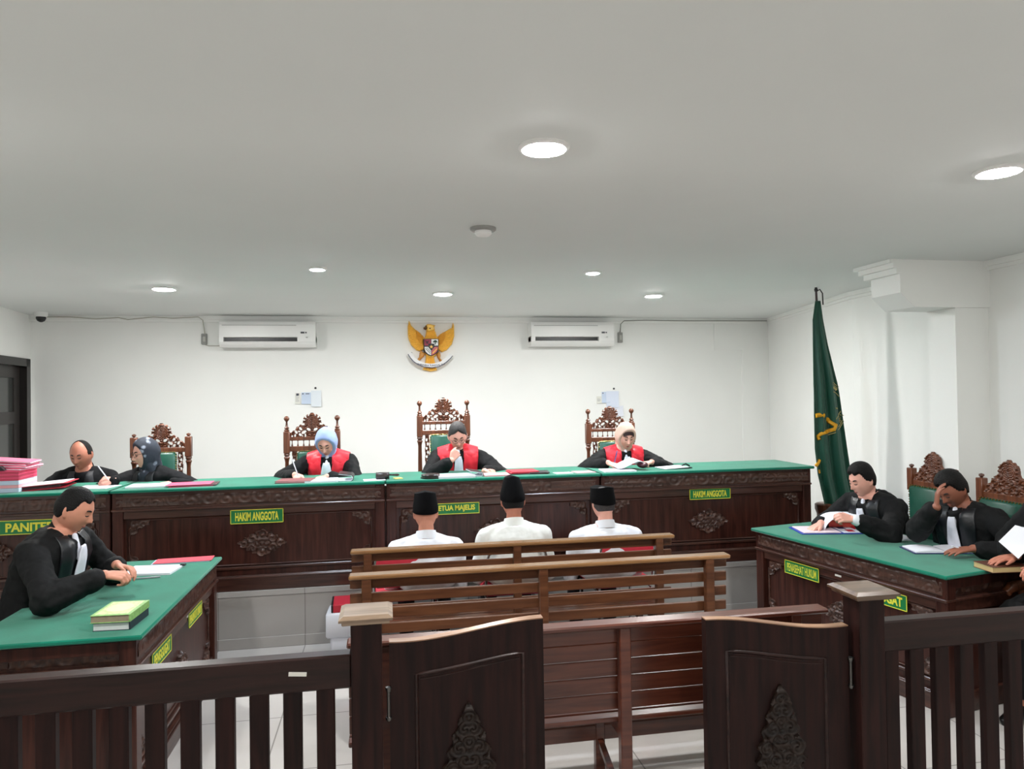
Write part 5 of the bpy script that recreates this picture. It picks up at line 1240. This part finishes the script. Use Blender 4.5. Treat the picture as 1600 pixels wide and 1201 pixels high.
flatpaper('loose_sheets', 'white sheets before the judge in the peach hijab', pos(965, 5.52, DT), .26, .2, -.04, th=.010, lines=4)
t = thing('curled_pages', 'curling pages with a maroon cover held by the judge in the peach hijab', 'papers', pos(985, 5.60, DT + .012))
m = MB(); rs = []
for i in range(13):
    f = i / 12; a = f * pi * 1.15; x = -.13 + .19 * min(1, f * 1.6) if f < .6 else .06 + .03 * sin((f - .6) / .4 * pi * .9); z = .005 + .055 * sstep(0, .6, f) if f < .6 else .06 - .045 * (f - .6) / .4
    rs.append([(x, -.10, z), (x, .10, z + .01), (x, .10, z + .014), (x, -.10, z + .004)])
m.rings(rs); m.build('pages', PAPER, t, 60)
MB().ell((.085, -.06, .028), Vector((.042, 0, 0)), Vector((0, .07, 0)), Vector((0, 0, .027)), 18, 10).build('maroon_cover', MAROON, t, 60)
t = pile('open_planner', 'dark file with a white sheet on the right part of the rightmost desk', pos(1055, 5.58, DT), .22, .18, .1, [(.008, BLACKC, 0, 'cover'), (.004, PAPER, -.03, 'sheet')], ty=R(-2))
MB().tube([(.05, -.03, .02), (.09, -.02, .03), (.12, -.03, .012)], .006, 6).build('strap', BLACKC, t, 60)
flatpaper('loose_sheet', 'thin pale sheet on the green cloth between the two right judges', pos(880, 5.50, DT), .14, .1, .1, th=.002)

# left table
TT = .78
def book(label, c, w, l, h, rz, cov, pages, spine_side=1, deco=None, group=None):
    t = thing('book', label, 'book', c, rz, group); b = MB(); b.box(-w/2, w/2, -l/2, l/2, 0, .003, .001); b.box(-w/2, w/2, -l/2, l/2, h - .003, h, .001); s = w / 2 * spine_side; b.box(s - .003, s + .003, -l/2, l/2, 0, h, .001); b.build('cover', cov, t, 40)
    MB().box(-w/2 + .003, w/2 - .004, -l/2 + .003, l/2 - .003, .003, h - .003).build('pages', pages, t)
    if deco:
        MB().box(-w * .42, w * .42, -l * .43, l * .43, h, h + .0006).build('cover_frame', deco[0], t)
        MB().rings([[(cos(2*pi*i/28) * w * .33, sin(2*pi*i/28) * l * .3, z) for i in range(28)] for z in (h, h + .0014)]).build('cover_medallion', deco[1], t)
    return t
PG = mat('aged_pages', (150, 134, 112), .8, noise=.1, nscale=60); PW = mat('white_pages', (214, 214, 214), .8, noise=.04, nscale=60)
p = on(178, 980, TT); bx = p.x + .01; by = p.y + .06
book('thick dark book with white pages, lower of the two on the left table', (bx, by, TT), .155, .215, .036, R(-3), mat('dark_book', (38, 44, 56), .5), PW, group='books stacked on the left table')
book('book with a bright green ornate cover, upper of the two on the left table', (bx - .003, by, TT + .0365), .165, .225, .034, R(-3), mat('green_book', (140, 184, 108), .5, noise=.2, nscale=60), PG, deco=(mat('green_frame', (196, 218, 150), .5, noise=.25, nscale=80), mat('cream_medallion', (232, 214, 170), .5, noise=.1, nscale=60)), group='books stacked on the left table')
t = flatpaper('stapled_papers', 'white stapled papers being read at the left table', on(238, 892, TT), .29, .21, R(-6), th=.012, lines=9)
MB().box(.13, .16, .075, .10, .008, .018, .002).build('staple_clip', BLACKC, t)
pile('red_folder', 'red folder on white sheets at the far end of the left table', on(288, 876, TT), .34, .13, R(4), [(.005, PAPERB, -.01, 'sheets'), (.004, mat('rose_red_folder', (214, 66, 84), .6), 0, 'folder')])
pen(Vector(on(205, 906, TT)) + Vector((0, 0, .006)), (1, .12, 0), mat('silver_pen', (150, 156, 162), .3), 'thin silver pen lying below the papers on the left table', .15)

# right table (coordinates read on the felt)
c = on(1308, 829, TT); an = R(-12)
t = thing('ring_binder', 'open blue binder with red and white pages on the right table', 'binder', c, an)
MB().box(-.30, .26, -.13, .13, 0, .006, .002).build('blue_cover', mat('blue_cover', (40, 70, 170), .4), t)
MB().box(-.28, -.02, -.12, .12, .006, .014, .002).build('left_pages', mat('pink_white_pages', (236, 214, 222), .8), t); MB().box(.0, .25, -.12, .12, .006, .012, .002).build('right_pages', PAPER, t)
for x, y, w_, m in ((.04, -.06, .05, REDF), (.12, .03, .05, REDF), (.02, .05, .05, NAVY), (-.2, .0, .05, PINKL)): MB().box(x, x + w_, y - .035, y + .035, .012 if x > 0 else .0142, .0135 if x > 0 else .0155).build('printed_block', m, t)
t = thing('rolled_file', 'orange red rolled file under the hands of the young man in a gown', 'file', c + Vector((.06, .06, .045)), an)
MB().lathe([(.001, -.15), (.030, -.15), (.032, 0), (.030, .15), (.001, .15)], 20, Matrix.Rotation(R(90), 4, 'Y')).build('folder_roll', mat('orange_red_folder', (226, 84, 66), .5), t, 50)
t = thing('turned_sheet', 'white sheet arched in the hands of the young man in a gown', 'papers', c + Vector((-.03, .05, .02)), an); m = MB(); rs = []
for i in range(15):
    a = i / 14; x = -.07 + .30 * a; z = .085 * sin(min(1, a * 2.2) * pi / 2) + .012 * a; x -= .03 * (1 - a) * sin(a * 6); rs.append([(x, -.10, z), (x, .10, z), (x, .10, z + .003), (x, -.10, z + .003)])
m.rings(rs); m.build('sheet', PAPER, t, 60)
c = on(1399, 841, TT); flatpaper('note_pad', 'small white note pad between the two men in gowns at the right table', c, .20, .15, R(-8), th=.010)
c = on(1468, 860, TT); t = thing('open_notebook', 'open notebook with blank pages and a navy cover on the right table', 'notebook', c, R(-14))
MB().box(-.20, .20, -.10, .10, 0, .006, .002).build('navy_cover', NAVY, t)
for s in (-1, 1): MB().rings([[(s * (.005 + .18 * f), -.09, .006), (s * (.005 + .18 * f), .09, .006), (s * (.005 + .18 * f), .09, .012 + .008 * sin(f * pi)), (s * (.005 + .18 * f), -.09, .012 + .008 * sin(f * pi))] for f in (0, .15, .3, .5, .75, 1)]).build('page_block', PAPER, t, 60)
pen(at(1520, 864, z=TT + .03), (-.9, .3, .35), WPEN, 'white pen in the fingers of the man covering his brow', .12)
c = on(1572, 893, TT); book('brown leather book with yellowed pages near the right edge of the right table', c + Vector((.02, .05, 0)), .22, .15, .034, R(-6), mat('brown_leather', (88, 48, 34), .45, bump=.3, bscale=50), mat('yellowed_pages', (196, 170, 120), .8), 1)
t = thing('raised_sheet', 'white sheet held up at the right edge of the right table', 'papers', at(1600, 850, y=3.42), R(10)); m = MB(); rs = []
for i in range(9): a = i / 8; rs.append([(-.12 + .22 * a, -.05, -.06 + .13 * a), (-.06 + .22 * a, .10, -.0 + .13 * a), (-.06 + .22 * a, .10, .003 + .13 * a), (-.12 + .22 * a, -.05, -.057 + .13 * a)])
m.rings(rs); m.build('sheet', PAPER, t, 60)
# bundles on the floor before the step
c = at(541, 1014, z=0); fx, fy = c.x + .03, 5.12
t = thing('file_bundle', 'white wrapped bundle tied with a green ribbon, lowest of the stack on the floor', 'file bundle', (fx, fy, 0), R(4), 'file bundles stacked on the floor')
MB().box(-.13, .15, -.11, .12, 0, .15, .02).build('wrapped_papers', PAPER, t, 60); MB().tube([(-.132, -.1, .045), (-.10, -.113, .05), (.0, -.114, .042), (.15, -.113, .05)], .006, 6).build('green_ribbon', mat('green_ribbon', (60, 200, 70), .5), t, 60)
t = thing('file_bundle', 'white bundle in the middle of the stack on the floor by the left chairs', 'file bundle', (fx - .01, fy, .151), R(-2), 'file bundles stacked on the floor'); MB().box(-.14, .14, -.11, .12, 0, .17, .012).build('wrapped_papers', PAPER, t, 60)
t = thing('file_binder', 'red binder with a dark spine on top of the white bundles on the floor', 'binder', (fx + .03, fy + .02, .322), R(2)); MB().box(-.14, .17, -.11, .12, 0, .055, .006).build('red_cover', REDF, t, 40); MB().box(-.15, -.135, -.11, .12, 0, .055, .004).build('dark_spine', BLACKC, t, 40)
